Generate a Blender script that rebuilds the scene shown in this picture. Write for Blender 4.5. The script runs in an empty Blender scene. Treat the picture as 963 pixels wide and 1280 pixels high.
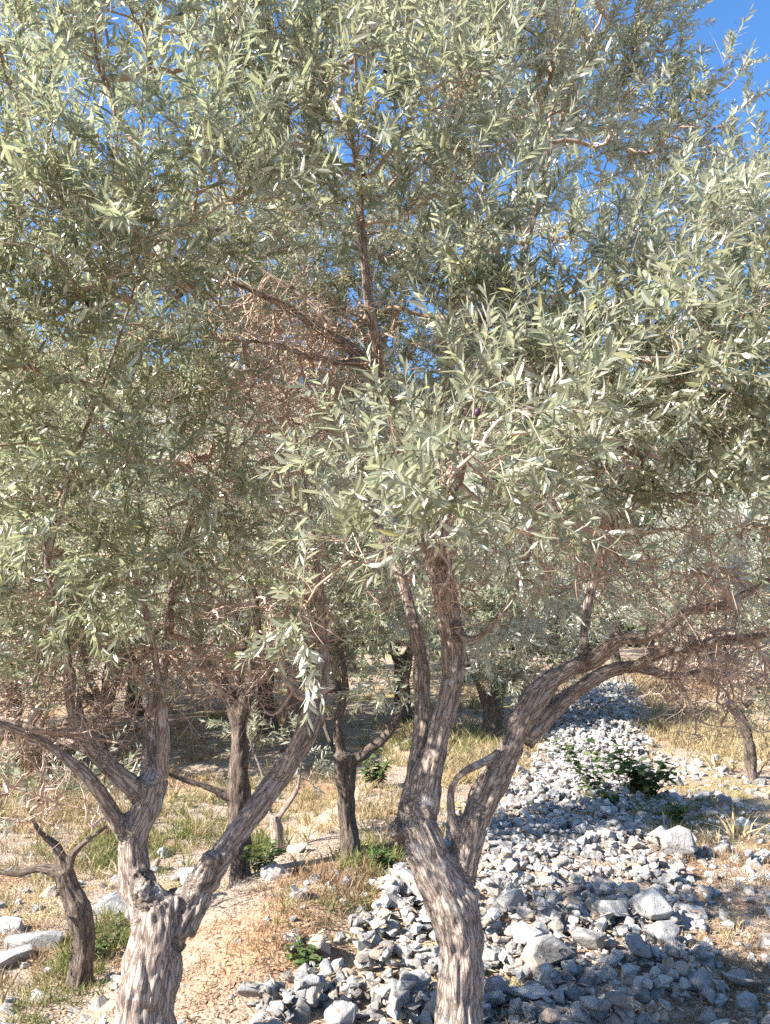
import bpy, bmesh, math, random
import numpy as np
from mathutils import Vector, noise as mnoise

SEED = 7
rng = np.random.default_rng(SEED)
random.seed(SEED)
scene = bpy.context.scene
COL = scene.collection

# ------------------------------------------------------------------ camera geometry
F, CX, CY = 967.0, 481.5, 640.0
PITCH = math.radians(9.4)
CAM = np.array([0.0, 0.0, 1.78])
_f = np.array([0, math.cos(PITCH), math.sin(PITCH)])
_u = np.array([0, -math.sin(PITCH), math.cos(PITCH)])
_r = np.array([1.0, 0, 0])

def ray(px, py):
    return _f + _r * (px - CX) / F + _u * (CY - py) / F

def P(px, py, Y):
    d = ray(px, py)
    return CAM + d * (Y / d[1])

def project(p):
    q = np.asarray(p) - CAM
    z = q @ _f
    return CX + F * (q @ _r) / z, CY - F * (q @ _u) / z, z

# ------------------------------------------------------------------ terrain
def smooth(a, b, x):
    t = np.clip((x - a) / (b - a), 0, 1)
    return t * t * (3 - 2 * t)

_pn = np.random.default_rng(3)
_waves = [(_pn.uniform(-1, 1, 2), _pn.uniform(0, 6.28)) for _ in range(24)]

def wav(x, y, f):
    s = 0
    for i, (k, ph) in enumerate(_waves[:12]):
        kk = k / np.linalg.norm(k)
        s = s + np.sin((x * kk[0] + y * kk[1]) * f * (0.6 + i * 0.09) + ph)
    return s / 12 ** .5

def heap_mask(x, y):
    le = -0.66 + (y - 3.5) * 0.35
    re = 1.32 + (y - 3.5) * 0.295
    w = 0.09 * np.sin(y * 3.1) + 0.08 * np.sin(y * 7.3 + 1)
    return smooth(-0.14, 0.16, x - le - w) * (1 - smooth(-0.2, 0.25, x - re - w)) * (1 - smooth(19, 24, y)) * smooth(1.2, 2.4, y)

def ridge_x(y):
    return -1.42 + 0.20 * (y - 3.3) + 0.12 * np.sin(y * 1.7)

def h(x, y):
    x = np.asarray(x, float); y = np.asarray(y, float)
    z = 0.020 * wav(x, y, 2.1) + 0.008 * wav(y + 3, x, 7.0)
    drop = smooth(0.0, 1.0, ridge_x(y) - x) * smooth(2.6, 3.6, y) * (1 - smooth(10, 20, y))
    z = z - 0.55 * drop
    # the soil bank left of the heap
    z = z + 0.20 * np.exp(-(((x + 0.62 - 0.18 * (y - 4.4)) / 0.38) ** 2 + ((y - 4.9) / 1.1) ** 2))
    z = z + 0.05 * heap_mask(x, y)
    d = np.hypot(x, y)
    z = z + 0.045 * np.clip(y - 9, 0, None) * smooth(9, 16, y)
    z = z + 0.25 * wav(x, y, 0.25) * smooth(10, 30, d)
    # valley sides far off: higher on the left
    ang = np.arctan2(x, y)
    big = 0.36 - 0.10 * np.clip(ang, -1, 1)
    z = z + smooth(40, 120, d) * (d - 40) * big * (1 - 0.55 * smooth(230, 420, d)) * (1 + 0.10 * wav(x, y, 0.035) + .03 * wav(x, y, .13)) * np.where(y > -20, 1, 0.5)
    return z

def ground_pt(px, py):
    d = ray(px, py); t = 0.5
    while t < 60:
        p = CAM + d * t
        if p[2] <= float(h(p[0], p[1])):
            return np.array([p[0], p[1], float(h(p[0], p[1]))])
        t += 0.01
    return CAM + d * 60

# ------------------------------------------------------------------ object helpers
def tag(o, label, cat, group=None, kind=None):
    if label: o['label'] = label
    if cat: o['category'] = cat
    if group: o['group'] = group
    if kind: o['kind'] = kind
    return o

def mesh_np(name, V, Fs, smooth_shade=False):
    """V (n,3); Fs list of int arrays (m,k)."""
    me = bpy.data.meshes.new(name)
    V = np.asarray(V, np.float32)
    me.vertices.add(len(V)); me.vertices.foreach_set('co', V.ravel())
    idx = np.concatenate([f.ravel() for f in Fs]).astype(np.int32)
    tot = np.concatenate([np.full(len(f), f.shape[1]) for f in Fs]).astype(np.int32)
    start = np.concatenate([[0], np.cumsum(tot)[:-1]]).astype(np.int32)
    me.loops.add(len(idx)); me.loops.foreach_set('vertex_index', idx)
    me.polygons.add(len(tot)); me.polygons.foreach_set('loop_start', start)
    me.polygons.foreach_set('loop_total', tot)
    me.polygons.foreach_set('use_smooth', np.full(len(tot), smooth_shade))
    me.update(calc_edges=True)
    return me

def link(name, me, mat=None, parent=None):
    o = bpy.data.objects.new(name, me)
    COL.objects.link(o)
    if mat is not None and me is not None:
        me.materials.clear(); me.materials.append(mat)
    if parent is not None:
        o.parent = parent
    return o

def empty(name, loc):
    o = bpy.data.objects.new(name, None)
    o.empty_display_size = 0.2
    COL.objects.link(o); o.location = Vector(loc)
    return o

def nrm(a):
    return a / np.maximum(np.linalg.norm(a, axis=-1, keepdims=True), 1e-9)

# ------------------------------------------------------------------ materials
def newmat(name):
    m = bpy.data.materials.new(name); m.use_nodes = True
    nt = m.node_tree
    for n in list(nt.nodes): nt.nodes.remove(n)
    return m, nt, nt.nodes, nt.links

def ramp(N, stops, interp='LINEAR'):
    r = N.new('ShaderNodeValToRGB'); r.color_ramp.interpolation = interp
    el = r.color_ramp.elements
    while len(el) < len(stops): el.new(0.5)
    for e, (p, c) in zip(el, stops):
        e.position = p; e.color = (*c, 1) if len(c) == 3 else c
    return r

def leaf_material(name, top, top2, under, trans, rough=0.30, tmix=0.3):
    m, nt, N, L = newmat(name)
    out = N.new('ShaderNodeOutputMaterial')
    geo = N.new('ShaderNodeNewGeometry')
    rr = ramp(N, [(0, tuple(c * .45 for c in top)), (0.3, tuple(c * .85 for c in top)), (0.75, tuple(c * 1.2 for c in top2)), (0.94, top), (1.0, (top2[0] * 1.5, top2[1] * 1.3, top2[2] * .7))])
    L.new(geo.outputs['Random Per Island'], rr.inputs[0])
    hsv = N.new('ShaderNodeHueSaturation'); hsv.inputs['Color'].default_value = (*under, 1)
    mm = N.new('ShaderNodeMath'); mm.operation = 'MULTIPLY_ADD'
    L.new(geo.outputs['Random Per Island'], mm.inputs[0]); mm.inputs[1].default_value = 0.5; mm.inputs[2].default_value = 0.75
    L.new(mm.outputs[0], hsv.inputs['Value'])
    mx = N.new('ShaderNodeMix'); mx.data_type = 'RGBA'
    L.new(geo.outputs['Backfacing'], mx.inputs['Factor'])
    L.new(rr.outputs[0], mx.inputs['A']); L.new(hsv.outputs[0], mx.inputs['B'])
    b = N.new('ShaderNodeBsdfPrincipled')
    L.new(mx.outputs['Result'], b.inputs['Base Color'])
    b.inputs['Roughness'].default_value = rough
    b.inputs['Specular IOR Level'].default_value = 0.75
    t = N.new('ShaderNodeBsdfTranslucent'); t.inputs['Color'].default_value = (*trans, 1)
    ms = N.new('ShaderNodeMixShader'); ms.inputs[0].default_value = tmix
    L.new(b.outputs[0], ms.inputs[1]); L.new(t.outputs[0], ms.inputs[2])
    L.new(ms.outputs[0], out.inputs['Surface'])
    return m

def bark_material(name, base, dark, pale, patch=0.5, attr=True, scale=1.0):
    m, nt, N, L = newmat(name)
    out = N.new('ShaderNodeOutputMaterial'); b = N.new('ShaderNodeBsdfPrincipled')
    if attr:
        co = N.new('ShaderNodeAttribute'); co.attribute_name = 'bark_co'; cs = co.outputs['Vector']
    else:
        co = N.new('ShaderNodeTexCoord'); cs = co.outputs['Object']
    tc = N.new('ShaderNodeTexCoord')
    n1 = N.new('ShaderNodeTexNoise'); n1.inputs['Scale'].default_value = 26 * scale; n1.inputs['Detail'].default_value = 8; n1.inputs['Roughness'].default_value = 0.65
    L.new(cs, n1.inputs['Vector'])
    r1 = ramp(N, [(0.32, dark), (0.62, base), (0.8, tuple(min(1, c * 1.35) for c in base))])
    L.new(n1.outputs['Fac'], r1.inputs[0])
    n2 = N.new('ShaderNodeTexNoise'); n2.inputs['Scale'].default_value = 7; n2.inputs['Detail'].default_value = 7; n2.inputs['Roughness'].default_value = 0.7
    L.new(tc.outputs['Object'], n2.inputs['Vector'])
    r2 = ramp(N, [(patch, (0, 0, 0)), (patch + 0.12, (1, 1, 1))])
    L.new(n2.outputs['Fac'], r2.inputs[0])
    mul = N.new('ShaderNodeMath'); mul.operation = 'MULTIPLY'; mul.inputs[1].default_value = 0.75
    L.new(r2.outputs[0], mul.inputs[0])
    vo = N.new('ShaderNodeTexVoronoi'); vo.feature = 'DISTANCE_TO_EDGE'; vo.inputs['Scale'].default_value = 62 * scale
    wv = N.new('ShaderNodeVectorMath'); wv.operation = 'MULTIPLY_ADD'; wv.inputs[1].default_value = (.05, .05, .05)
    L.new(n1.outputs['Color'], wv.inputs[0]); L.new(cs, wv.inputs[2]); L.new(wv.outputs[0], vo.inputs['Vector'])
    rv = ramp(N, [(0.0, (0.52, 0.47, 0.43)), (0.12, (1, 1, 1))]); L.new(vo.outputs['Distance'], rv.inputs[0])
    mv = N.new('ShaderNodeMix'); mv.data_type = 'RGBA'; mv.blend_type = 'MULTIPLY'; mv.inputs['Factor'].default_value = 0.8
    L.new(r1.outputs[0], mv.inputs['A']); L.new(rv.outputs[0], mv.inputs['B'])
    hsum = N.new('ShaderNodeMath'); hsum.operation = 'MULTIPLY_ADD'; hsum.inputs[1].default_value = 0.7
    L.new(rv.outputs[0], hsum.inputs[0]); L.new(n1.outputs['Fac'], hsum.inputs[2])
    mx = N.new('ShaderNodeMix'); mx.data_type = 'RGBA'
    L.new(mul.outputs[0], mx.inputs['Factor']); L.new(mv.outputs['Result'], mx.inputs['A']); mx.inputs['B'].default_value = (*pale, 1)
    L.new(mx.outputs['Result'], b.inputs['Base Color'])
    b.inputs['Roughness'].default_value = 0.9; b.inputs['Specular IOR Level'].default_value = 0.2
    bu = N.new('ShaderNodeBump'); bu.inputs['Strength'].default_value = 1.0; bu.inputs['Distance'].default_value = 0.010
    L.new(hsum.outputs[0], bu.inputs['Height']); L.new(bu.outputs[0], b.inputs['Normal'])
    L.new(b.outputs[0], out.inputs['Surface'])
    return m

def stone_material():
    m, nt, N, L = newmat('limestone')
    out = N.new('ShaderNodeOutputMaterial'); b = N.new('ShaderNodeBsdfPrincipled')
    geo = N.new('ShaderNodeNewGeometry'); oi = N.new('ShaderNodeObjectInfo'); tc = N.new('ShaderNodeTexCoord')
    ad = N.new('ShaderNodeMath'); ad.operation = 'ADD'
    L.new(geo.outputs['Random Per Island'], ad.inputs[0]); L.new(oi.outputs['Random'], ad.inputs[1])
    fr = N.new('ShaderNodeMath'); fr.operation = 'FRACT'; L.new(ad.outputs[0], fr.inputs[0])
    r0 = ramp(N, [(0, (0.27, 0.26, 0.25)), (0.4, (0.43, 0.415, 0.39)), (0.6, (0.53, 0.51, 0.48)), (0.68, (0.44, 0.34, 0.26)), (0.78, (0.36, 0.33, 0.29)), (0.86, (0.24, 0.235, 0.23)), (1, (0.62, 0.61, 0.59))])
    L.new(fr.outputs[0], r0.inputs[0])
    n1 = N.new('ShaderNodeTexNoise'); n1.inputs['Scale'].default_value = 15; n1.inputs['Detail'].default_value = 8; n1.inputs['Roughness'].default_value = 0.7
    L.new(geo.outputs['Position'], n1.inputs['Vector'])
    r1 = ramp(N, [(0.3, (0.35, 0.34, 0.34)), (0.45, (0.8, 0.79, 0.78)), (0.58, (1, 1, 1)), (0.7, (0.95, 0.84, 0.68))])
    L.new(n1.outputs['Fac'], r1.inputs[0])
    mx = N.new('ShaderNodeMix'); mx.data_type = 'RGBA'; mx.blend_type = 'MULTIPLY'; mx.inputs['Factor'].default_value = 0.8
    L.new(r0.outputs[0], mx.inputs['A']); L.new(r1.outputs[0], mx.inputs['B'])
    L.new(mx.outputs['Result'], b.inputs['Base Color'])
    b.inputs['Roughness'].default_value = 0.85; b.inputs['Specular IOR Level'].default_value = 0.25
    n2 = N.new('ShaderNodeTexNoise'); n2.inputs['Scale'].default_value = 34; n2.inputs['Detail'].default_value = 9; n2.inputs['Roughness'].default_value = .68
    L.new(geo.outputs['Position'], n2.inputs['Vector'])
    bu = N.new('ShaderNodeBump'); bu.inputs['Strength'].default_value = 1.0; bu.inputs['Distance'].default_value = 0.02
    L.new(n2.outputs['Fac'], bu.inputs['Height']); L.new(bu.outputs[0], b.inputs['Normal'])
    L.new(b.outputs[0], out.inputs['Surface'])
    return m

def ground_material():
    m, nt, N, L = newmat('dry_soil')
    out = N.new('ShaderNodeOutputMaterial'); b = N.new('ShaderNodeBsdfPrincipled')
    geo = N.new('ShaderNodeNewGeometry')
    def noise(s, d=6, r=0.6):
        n = N.new('ShaderNodeTexNoise'); n.inputs['Scale'].default_value = s; n.inputs['Detail'].default_value = d; n.inputs['Roughness'].default_value = r
        L.new(geo.outputs['Position'], n.inputs['Vector']); return n
    def mix(f, a, c):
        x = N.new('ShaderNodeMix'); x.data_type = 'RGBA'
        L.new(f, x.inputs['Factor'])
        for s, k in ((a, 'A'), (c, 'B')):
            if isinstance(s, tuple): x.inputs[k].default_value = (*s, 1)
            else: L.new(s, x.inputs[k])
        return x.outputs['Result']
    n0 = noise(14, 9, 0.7)
    soil = ramp(N, [(0.3, (0.27, 0.195, 0.145)), (0.5, (0.40, 0.315, 0.245)), (0.72, (0.50, 0.415, 0.335))])
    L.new(n0.outputs['Fac'], soil.inputs[0])
    n1 = noise(1.1, 6, 0.65)
    f1 = ramp(N, [(0.5, (0, 0, 0)), (0.62, (0.85, 0.85, 0.85))]); L.new(n1.outputs['Fac'], f1.inputs[0])
    c1 = mix(f1.outputs[0], soil.outputs[0], (0.36, 0.21, 0.12))
    oa = N.new('ShaderNodeAttribute'); oa.attribute_name = 'ochre'
    om = N.new('ShaderNodeMath'); om.operation = 'MULTIPLY'; L.new(oa.outputs['Fac'], om.inputs[0]); L.new(n0.outputs['Fac'], om.inputs[1])
    om2 = N.new('ShaderNodeMath'); om2.operation = 'MULTIPLY'; om2.use_clamp = True; om2.inputs[1].default_value = 1.5; L.new(om.outputs[0], om2.inputs[0])
    c1 = mix(om2.outputs[0], c1, (0.47, 0.26, 0.14))
    n2 = noise(0.33, 7, 0.65)
    f2 = ramp(N, [(0.52, (0, 0, 0)), (0.62, (0.8, 0.8, 0.8))]); L.new(n2.outputs['Fac'], f2.inputs[0])
    c2 = mix(f2.outputs[0], c1, (0.34, 0.29, 0.13))
    # scrub and bare limestone on the valley sides, by distance from the grove
    ln = N.new('ShaderNodeVectorMath'); ln.operation = 'LENGTH'; L.new(geo.outputs['Position'], ln.inputs[0])
    mr = N.new('ShaderNodeMapRange'); mr.inputs['From Min'].default_value = 35; mr.inputs['From Max'].default_value = 80
    L.new(ln.outputs['Value'], mr.inputs['Value'])
    n3 = noise(0.16, 9, 0.75)
    hill = ramp(N, [(0.36, (0.055, 0.075, 0.04)), (0.5, (0.13, 0.14, 0.085)), (0.58, (0.36, 0.33, 0.27)), (0.7, (0.5, 0.48, 0.43))])
    L.new(n3.outputs['Fac'], hill.inputs[0])
    c3 = mix(mr.outputs['Result'], c2, hill.outputs[0])
    L.new(c3, b.inputs['Base Color'])
    b.inputs['Roughness'].default_value = 1.0; b.inputs['Specular IOR Level'].default_value = 0.1
    v = N.new('ShaderNodeTexVoronoi'); v.inputs['Scale'].default_value = 45; L.new(geo.outputs['Position'], v.inputs['Vector'])
    n4 = noise(50, 8, 0.7)
    ad = N.new('ShaderNodeMath'); ad.operation = 'SUBTRACT'; L.new(n4.outputs['Fac'], ad.inputs[0]); L.new(v.outputs['Distance'], ad.inputs[1])
    bu = N.new('ShaderNodeBump'); bu.inputs['Strength'].default_value = 0.9; bu.inputs['Distance'].default_value = 0.02
    L.new(ad.outputs[0], bu.inputs['Height']); L.new(bu.outputs[0], b.inputs['Normal'])
    L.new(b.outputs[0], out.inputs['Surface'])
    return m

def simple_var(name, stops, rough=0.9, trans=None, tmix=0.25):
    m, nt, N, L = newmat(name)
    out = N.new('ShaderNodeOutputMaterial'); b = N.new('ShaderNodeBsdfPrincipled')
    geo = N.new('ShaderNodeNewGeometry')
    r = ramp(N, stops); L.new(geo.outputs['Random Per Island'], r.inputs[0])
    n = N.new('ShaderNodeTexNoise'); n.inputs['Scale'].default_value = 3.0
    L.new(geo.outputs['Position'], n.inputs['Vector'])
    hs = N.new('ShaderNodeHueSaturation'); L.new(r.outputs[0], hs.inputs['Color'])
    ma = N.new('ShaderNodeMath'); ma.operation = 'MULTIPLY_ADD'; ma.inputs[1].default_value = 0.8; ma.inputs[2].default_value = 0.6
    L.new(n.outputs['Fac'], ma.inputs[0]); L.new(ma.outputs[0], hs.inputs['Value'])
    L.new(hs.outputs[0], b.inputs['Base Color'])
    b.inputs['Roughness'].default_value = rough; b.inputs['Specular IOR Level'].default_value = 0.25
    last = b.outputs[0]
    if trans:
        t = N.new('ShaderNodeBsdfTranslucent'); t.inputs['Color'].default_value = (*trans, 1)
        ms = N.new('ShaderNodeMixShader'); ms.inputs[0].default_value = tmix
        L.new(last, ms.inputs[1]); L.new(t.outputs[0], ms.inputs[2]); last = ms.outputs[0]
    L.new(last, out.inputs['Surface'])
    return m

M_leaf = leaf_material('olive_leaf', (0.17, 0.18, 0.12), (0.28, 0.29, 0.21), (0.57, 0.575, 0.52), (0.48, 0.51, 0.30), tmix=.38)
M_leaf_y = leaf_material('olive_leaf_yellowish', (0.22, 0.24, 0.11), (0.32, 0.335, 0.18), (0.50, 0.52, 0.38), (0.52, 0.56, 0.26), tmix=.38)
M_leaf_left = leaf_material('olive_leaf_warm', (0.16, 0.175, 0.112), (0.275, 0.29, 0.195), (0.56, 0.575, 0.51), (0.46, 0.50, 0.28), tmix=.38)
M_shoot = simple_var('green_shoot', [(0, (0.20, 0.19, 0.12)), (0.5, (0.30, 0.28, 0.20)), (1, (0.24, 0.18, 0.12))])
M_twig = simple_var('bare_twig', [(0, (0.30, 0.205, 0.155)), (0.5, (0.43, 0.31, 0.24)), (1, (0.55, 0.44, 0.36))])
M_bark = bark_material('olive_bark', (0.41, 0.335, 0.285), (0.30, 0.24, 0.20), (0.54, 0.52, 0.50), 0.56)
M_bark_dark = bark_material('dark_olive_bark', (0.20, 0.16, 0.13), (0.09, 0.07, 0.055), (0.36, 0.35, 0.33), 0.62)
M_cut = simple_var('sawn_wood', [(0, (0.34, 0.24, 0.15)), (1, (0.45, 0.35, 0.25))])
M_stone = stone_material()
M_ground = ground_material()
M_dry = simple_var('straw', [(0, (0.27, 0.195, 0.10)), (0.5, (0.37, 0.29, 0.16)), (1, (0.45, 0.39, 0.25))], trans=(0.4, 0.33, 0.15))
M_brown = simple_var('dead_brown', [(0, (0.18, 0.11, 0.06)), (0.5, (0.30, 0.19, 0.11)), (1, (0.38, 0.29, 0.19))], trans=(0.25, 0.16, 0.08))
M_green = simple_var('green_blade', [(0, (0.09, 0.11, 0.035)), (0.5, (0.15, 0.17, 0.06)), (1, (0.28, 0.27, 0.11))], trans=(0.2, 0.24, 0.06))
M_weed = simple_var('weed_leaf', [(0, (0.05, 0.085, 0.025)), (0.5, (0.08, 0.12, 0.035)), (1, (0.13, 0.16, 0.06))], rough=0.5, trans=(0.14, 0.2, 0.05))
M_scrub = simple_var('scrub_leaf', [(0, (0.045, 0.06, 0.03)), (0.6, (0.085, 0.10, 0.05)), (1, (0.15, 0.15, 0.08))])
M_litter = simple_var('dead_leaf', [(0, (0.22, 0.13, 0.075)), (0.5, (0.34, 0.24, 0.15)), (1, (0.46, 0.39, 0.28))])
M_fruit = simple_var('olive_skin', [(0, (0.03, 0.02, 0.035)), (1, (0.06, 0.035, 0.06))], rough=0.35)

# ------------------------------------------------------------------ ground sheet
def graded(n, near, far):
    """symmetric graded coordinates: fine near 0, coarse far."""
    t = np.linspace(0, 1, n)
    k = math.log(far / near * 1.0)
    return near * (np.exp(t * k) - 1) / (1) if False else far * (np.sinh(t * 6.5) / math.sinh(6.5))

pos_ = graded(210, 1, 520)
xs = np.concatenate([-pos_[:0:-1], pos_])
ys = np.concatenate([-graded(40, 1, 300)[:0:-1], pos_]) + 4.0
XX, YY = np.meshgrid(xs, ys)
ZZ = h(XX, YY)
nx, ny = len(xs), len(ys)
ii = (np.arange(ny - 1)[:, None] * nx + np.arange(nx - 1)[None]).ravel()
gf = np.stack([ii, ii + 1, ii + 1 + nx, ii + nx], 1)
gme = mesh_np('ground', np.stack([XX, YY, ZZ], -1).reshape(-1, 3), [gf], True)
oc = np.exp(-(((XX + .70 - .25 * (YY - 4.4)) / .42) ** 2 + ((YY - 4.7) / .8) ** 2))
at = gme.attributes.new('ochre', 'FLOAT', 'POINT'); at.data.foreach_set('value', oc.astype(np.float32).ravel())
g = link('ground', gme, M_ground); g['kind'] = 'structure'

# ------------------------------------------------------------------ leaves and shoots
T8 = np.array([0, .3, .3, .3, .68, .68, .68, 1.0])
W8 = np.array([0, -.9, 0, .9, -.85, 0, .85, 0])
TRI8 = np.array([[0, 2, 1], [0, 3, 2], [4, 5, 7], [5, 6, 7]])
QUAD8 = np.array([[1, 2, 5, 4], [2, 3, 6, 5]])

def leaves_mesh(name, base, d, n, Ln, Wd, fold=0.25, curl=0.12, lod=0):
    d = nrm(d); s = nrm(np.cross(d, n)); n = np.cross(s, d)
    if lod == 0:
        T, W, tri, quad = T8, W8, TRI8, QUAD8
    else:
        T = np.array([0, .45, .45, 1.0]); W = np.array([0, -1., 1., 0]); tri = np.array([[0, 3, 1], [0, 2, 3]]); quad = None
    k = len(T)
    cr = (curl * rng.normal(0.4, 1.0, len(base)))[:, None, None]
    V = (base[:, None] + d[:, None] * (Ln[:, None] * T)[..., None] + s[:, None] * (Wd[:, None] * 0.5 * W)[..., None]
         + n[:, None] * ((fold * Wd[:, None] * 0.5 * np.abs(W))[..., None] - cr * (Ln[:, None] * T ** 2)[..., None]))
    off = (np.arange(len(base)) * k)[:, None, None]
    Fs = [(tri[None] + off).reshape(-1, 3)]
    if quad is not None: Fs.append((quad[None] + off).reshape(-1, 4))
    return mesh_np(name, V.reshape(-1, 3), Fs, False)

def make_shoots(base, d0, Ls, leaf_len, leaf_w, spacing, bare=0.1, up=0.0):
    """leaf arrays + stem polylines (M,4,3) for M shoots"""
    M = len(base)
    bend = rng.normal(0, 0.5, (M, 3)); bend[:, 2] += up - 0.25
    bend = bend * 0.5
    def pos(s):  # s (M,) in metres
        q = s / Ls
        return base + d0 * s[:, None] + bend * (Ls * q * q * 0.6)[:, None]
    stem = np.stack([pos(Ls * q) for q in (0, .33, .67, 1.0)], 1)
    B, D, Nn, LL, WW = [], [], [], [], []
    K = int(np.ceil(Ls.max() / spacing))
    r1 = nrm(np.cross(d0, rng.normal(0, 1, (M, 3)))); r2 = np.cross(d0, r1)
    for k in range(K):
        s = Ls * bare + spacing * (k + rng.uniform(-.2, .2, M))
        ok = s < Ls
        if not ok.any(): continue
        p = pos(s); tan = nrm(d0 + bend * (1.2 * s / Ls)[:, None])
        for sgn in (-1, 1):
            keep = ok & (rng.random(M) < 0.88)
            if not keep.any(): continue
            phi = (k % 2) * math.pi / 2 + rng.normal(0, 0.35, M)
            rad = (r1 * np.cos(phi)[:, None] + r2 * np.sin(phi)[:, None]) * sgn
            a = rng.normal(0.85, 0.22, M)
            ld = tan * np.cos(a)[:, None] + rad * np.sin(a)[:, None]
            ld[:, 2] -= 0.05
            ln = tan * 0.8 - rad * 0.3 + rng.normal(0, 0.45, (M, 3)); ln[:, 2] += 0.5
            frac = np.clip(s / Ls, 0, 1)
            sz = (0.75 + 0.5 * np.sin(frac * math.pi * 0.85 + 0.3)) * rng.normal(1, .15, M)
            B.append(p[keep]); D.append(ld[keep]); Nn.append(ln[keep])
            LL.append(leaf_len * 0.9 * sz[keep]); WW.append(leaf_w * sz[keep] * rng.normal(1, .15, keep.sum()))
    # leaf at the tip
    tan = nrm(d0 + bend * 1.2)
    B.append(pos(Ls)); D.append(tan + rng.normal(0, .15, (M, 3))); Nn.append(rng.normal(0, 1, (M, 3)) + [0, 0, 1])
    LL.append(np.full(M, leaf_len * .75)); WW.append(np.full(M, leaf_w * .7))
    return tuple(np.concatenate(x) for x in (B, D, Nn, LL, WW)), stem

def poly_tubes(Pts, R, S=4):
    """Pts (E,K,3), R (E,K) -> verts, quads"""
    E, K, _ = Pts.shape
    tan = np.empty_like(Pts)
    tan[:, 1:-1] = Pts[:, 2:] - Pts[:, :-2]; tan[:, 0] = Pts[:, 1] - Pts[:, 0]; tan[:, -1] = Pts[:, -1] - Pts[:, -2]
    tan = nrm(tan)
    ref = np.where(np.abs(tan[:, :1, 2:3]) > 0.85, np.array([1., 0, 0]), np.array([0, 0, 1.]))
    a = nrm(np.cross(tan, np.broadcast_to(ref, tan.shape))); b = np.cross(tan, a)
    th = np.arange(S) / S * 2 * math.pi
    V = Pts[:, :, None] + R[:, :, None, None] * (a[:, :, None] * np.cos(th)[None, None, :, None] + b[:, :, None] * np.sin(th)[None, None, :, None])
    i = np.arange(E)[:, None, None] * K * S + np.arange(K - 1)[None, :, None] * S + np.arange(S)[None, None]
    j = np.arange(E)[:, None, None] * K * S + np.arange(K - 1)[None, :, None] * S + (np.arange(S)[None, None] + 1) % S
    q = np.stack([i, j, j + S, i + S], -1).reshape(-1, 4)
    return V.reshape(-1, 3), q

def grow(nodes, attr, bf=0.35):
    n0 = len(nodes); N = len(attr)
    best = np.full(N, np.inf); par = np.zeros(N, int); dist = np.zeros(N)
    for a in range(0, N, 400):
        dm = np.linalg.norm(attr[a:a + 400, None] - nodes[None], axis=-1)
        par[a:a + 400] = dm.argmin(1); best[a:a + 400] = dm.min(1)
    dist[:] = best
    pl = np.zeros(N); done = np.zeros(N, bool); order = []
    cost = best.copy()
    for _ in range(N):
        i = int(np.where(done, np.inf, cost).argmin())
        done[i] = True; order.append(i)
        pl[i] = dist[i] + (pl[par[i] - n0] if par[i] >= n0 else 0)
        d = np.linalg.norm(attr - attr[i], axis=1)
        c = d + bf * pl[i]
        m = (~done) & (c < cost)
        cost[m] = c[m]; par[m] = n0 + i; dist[m] = d[m]
    return par, order

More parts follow.
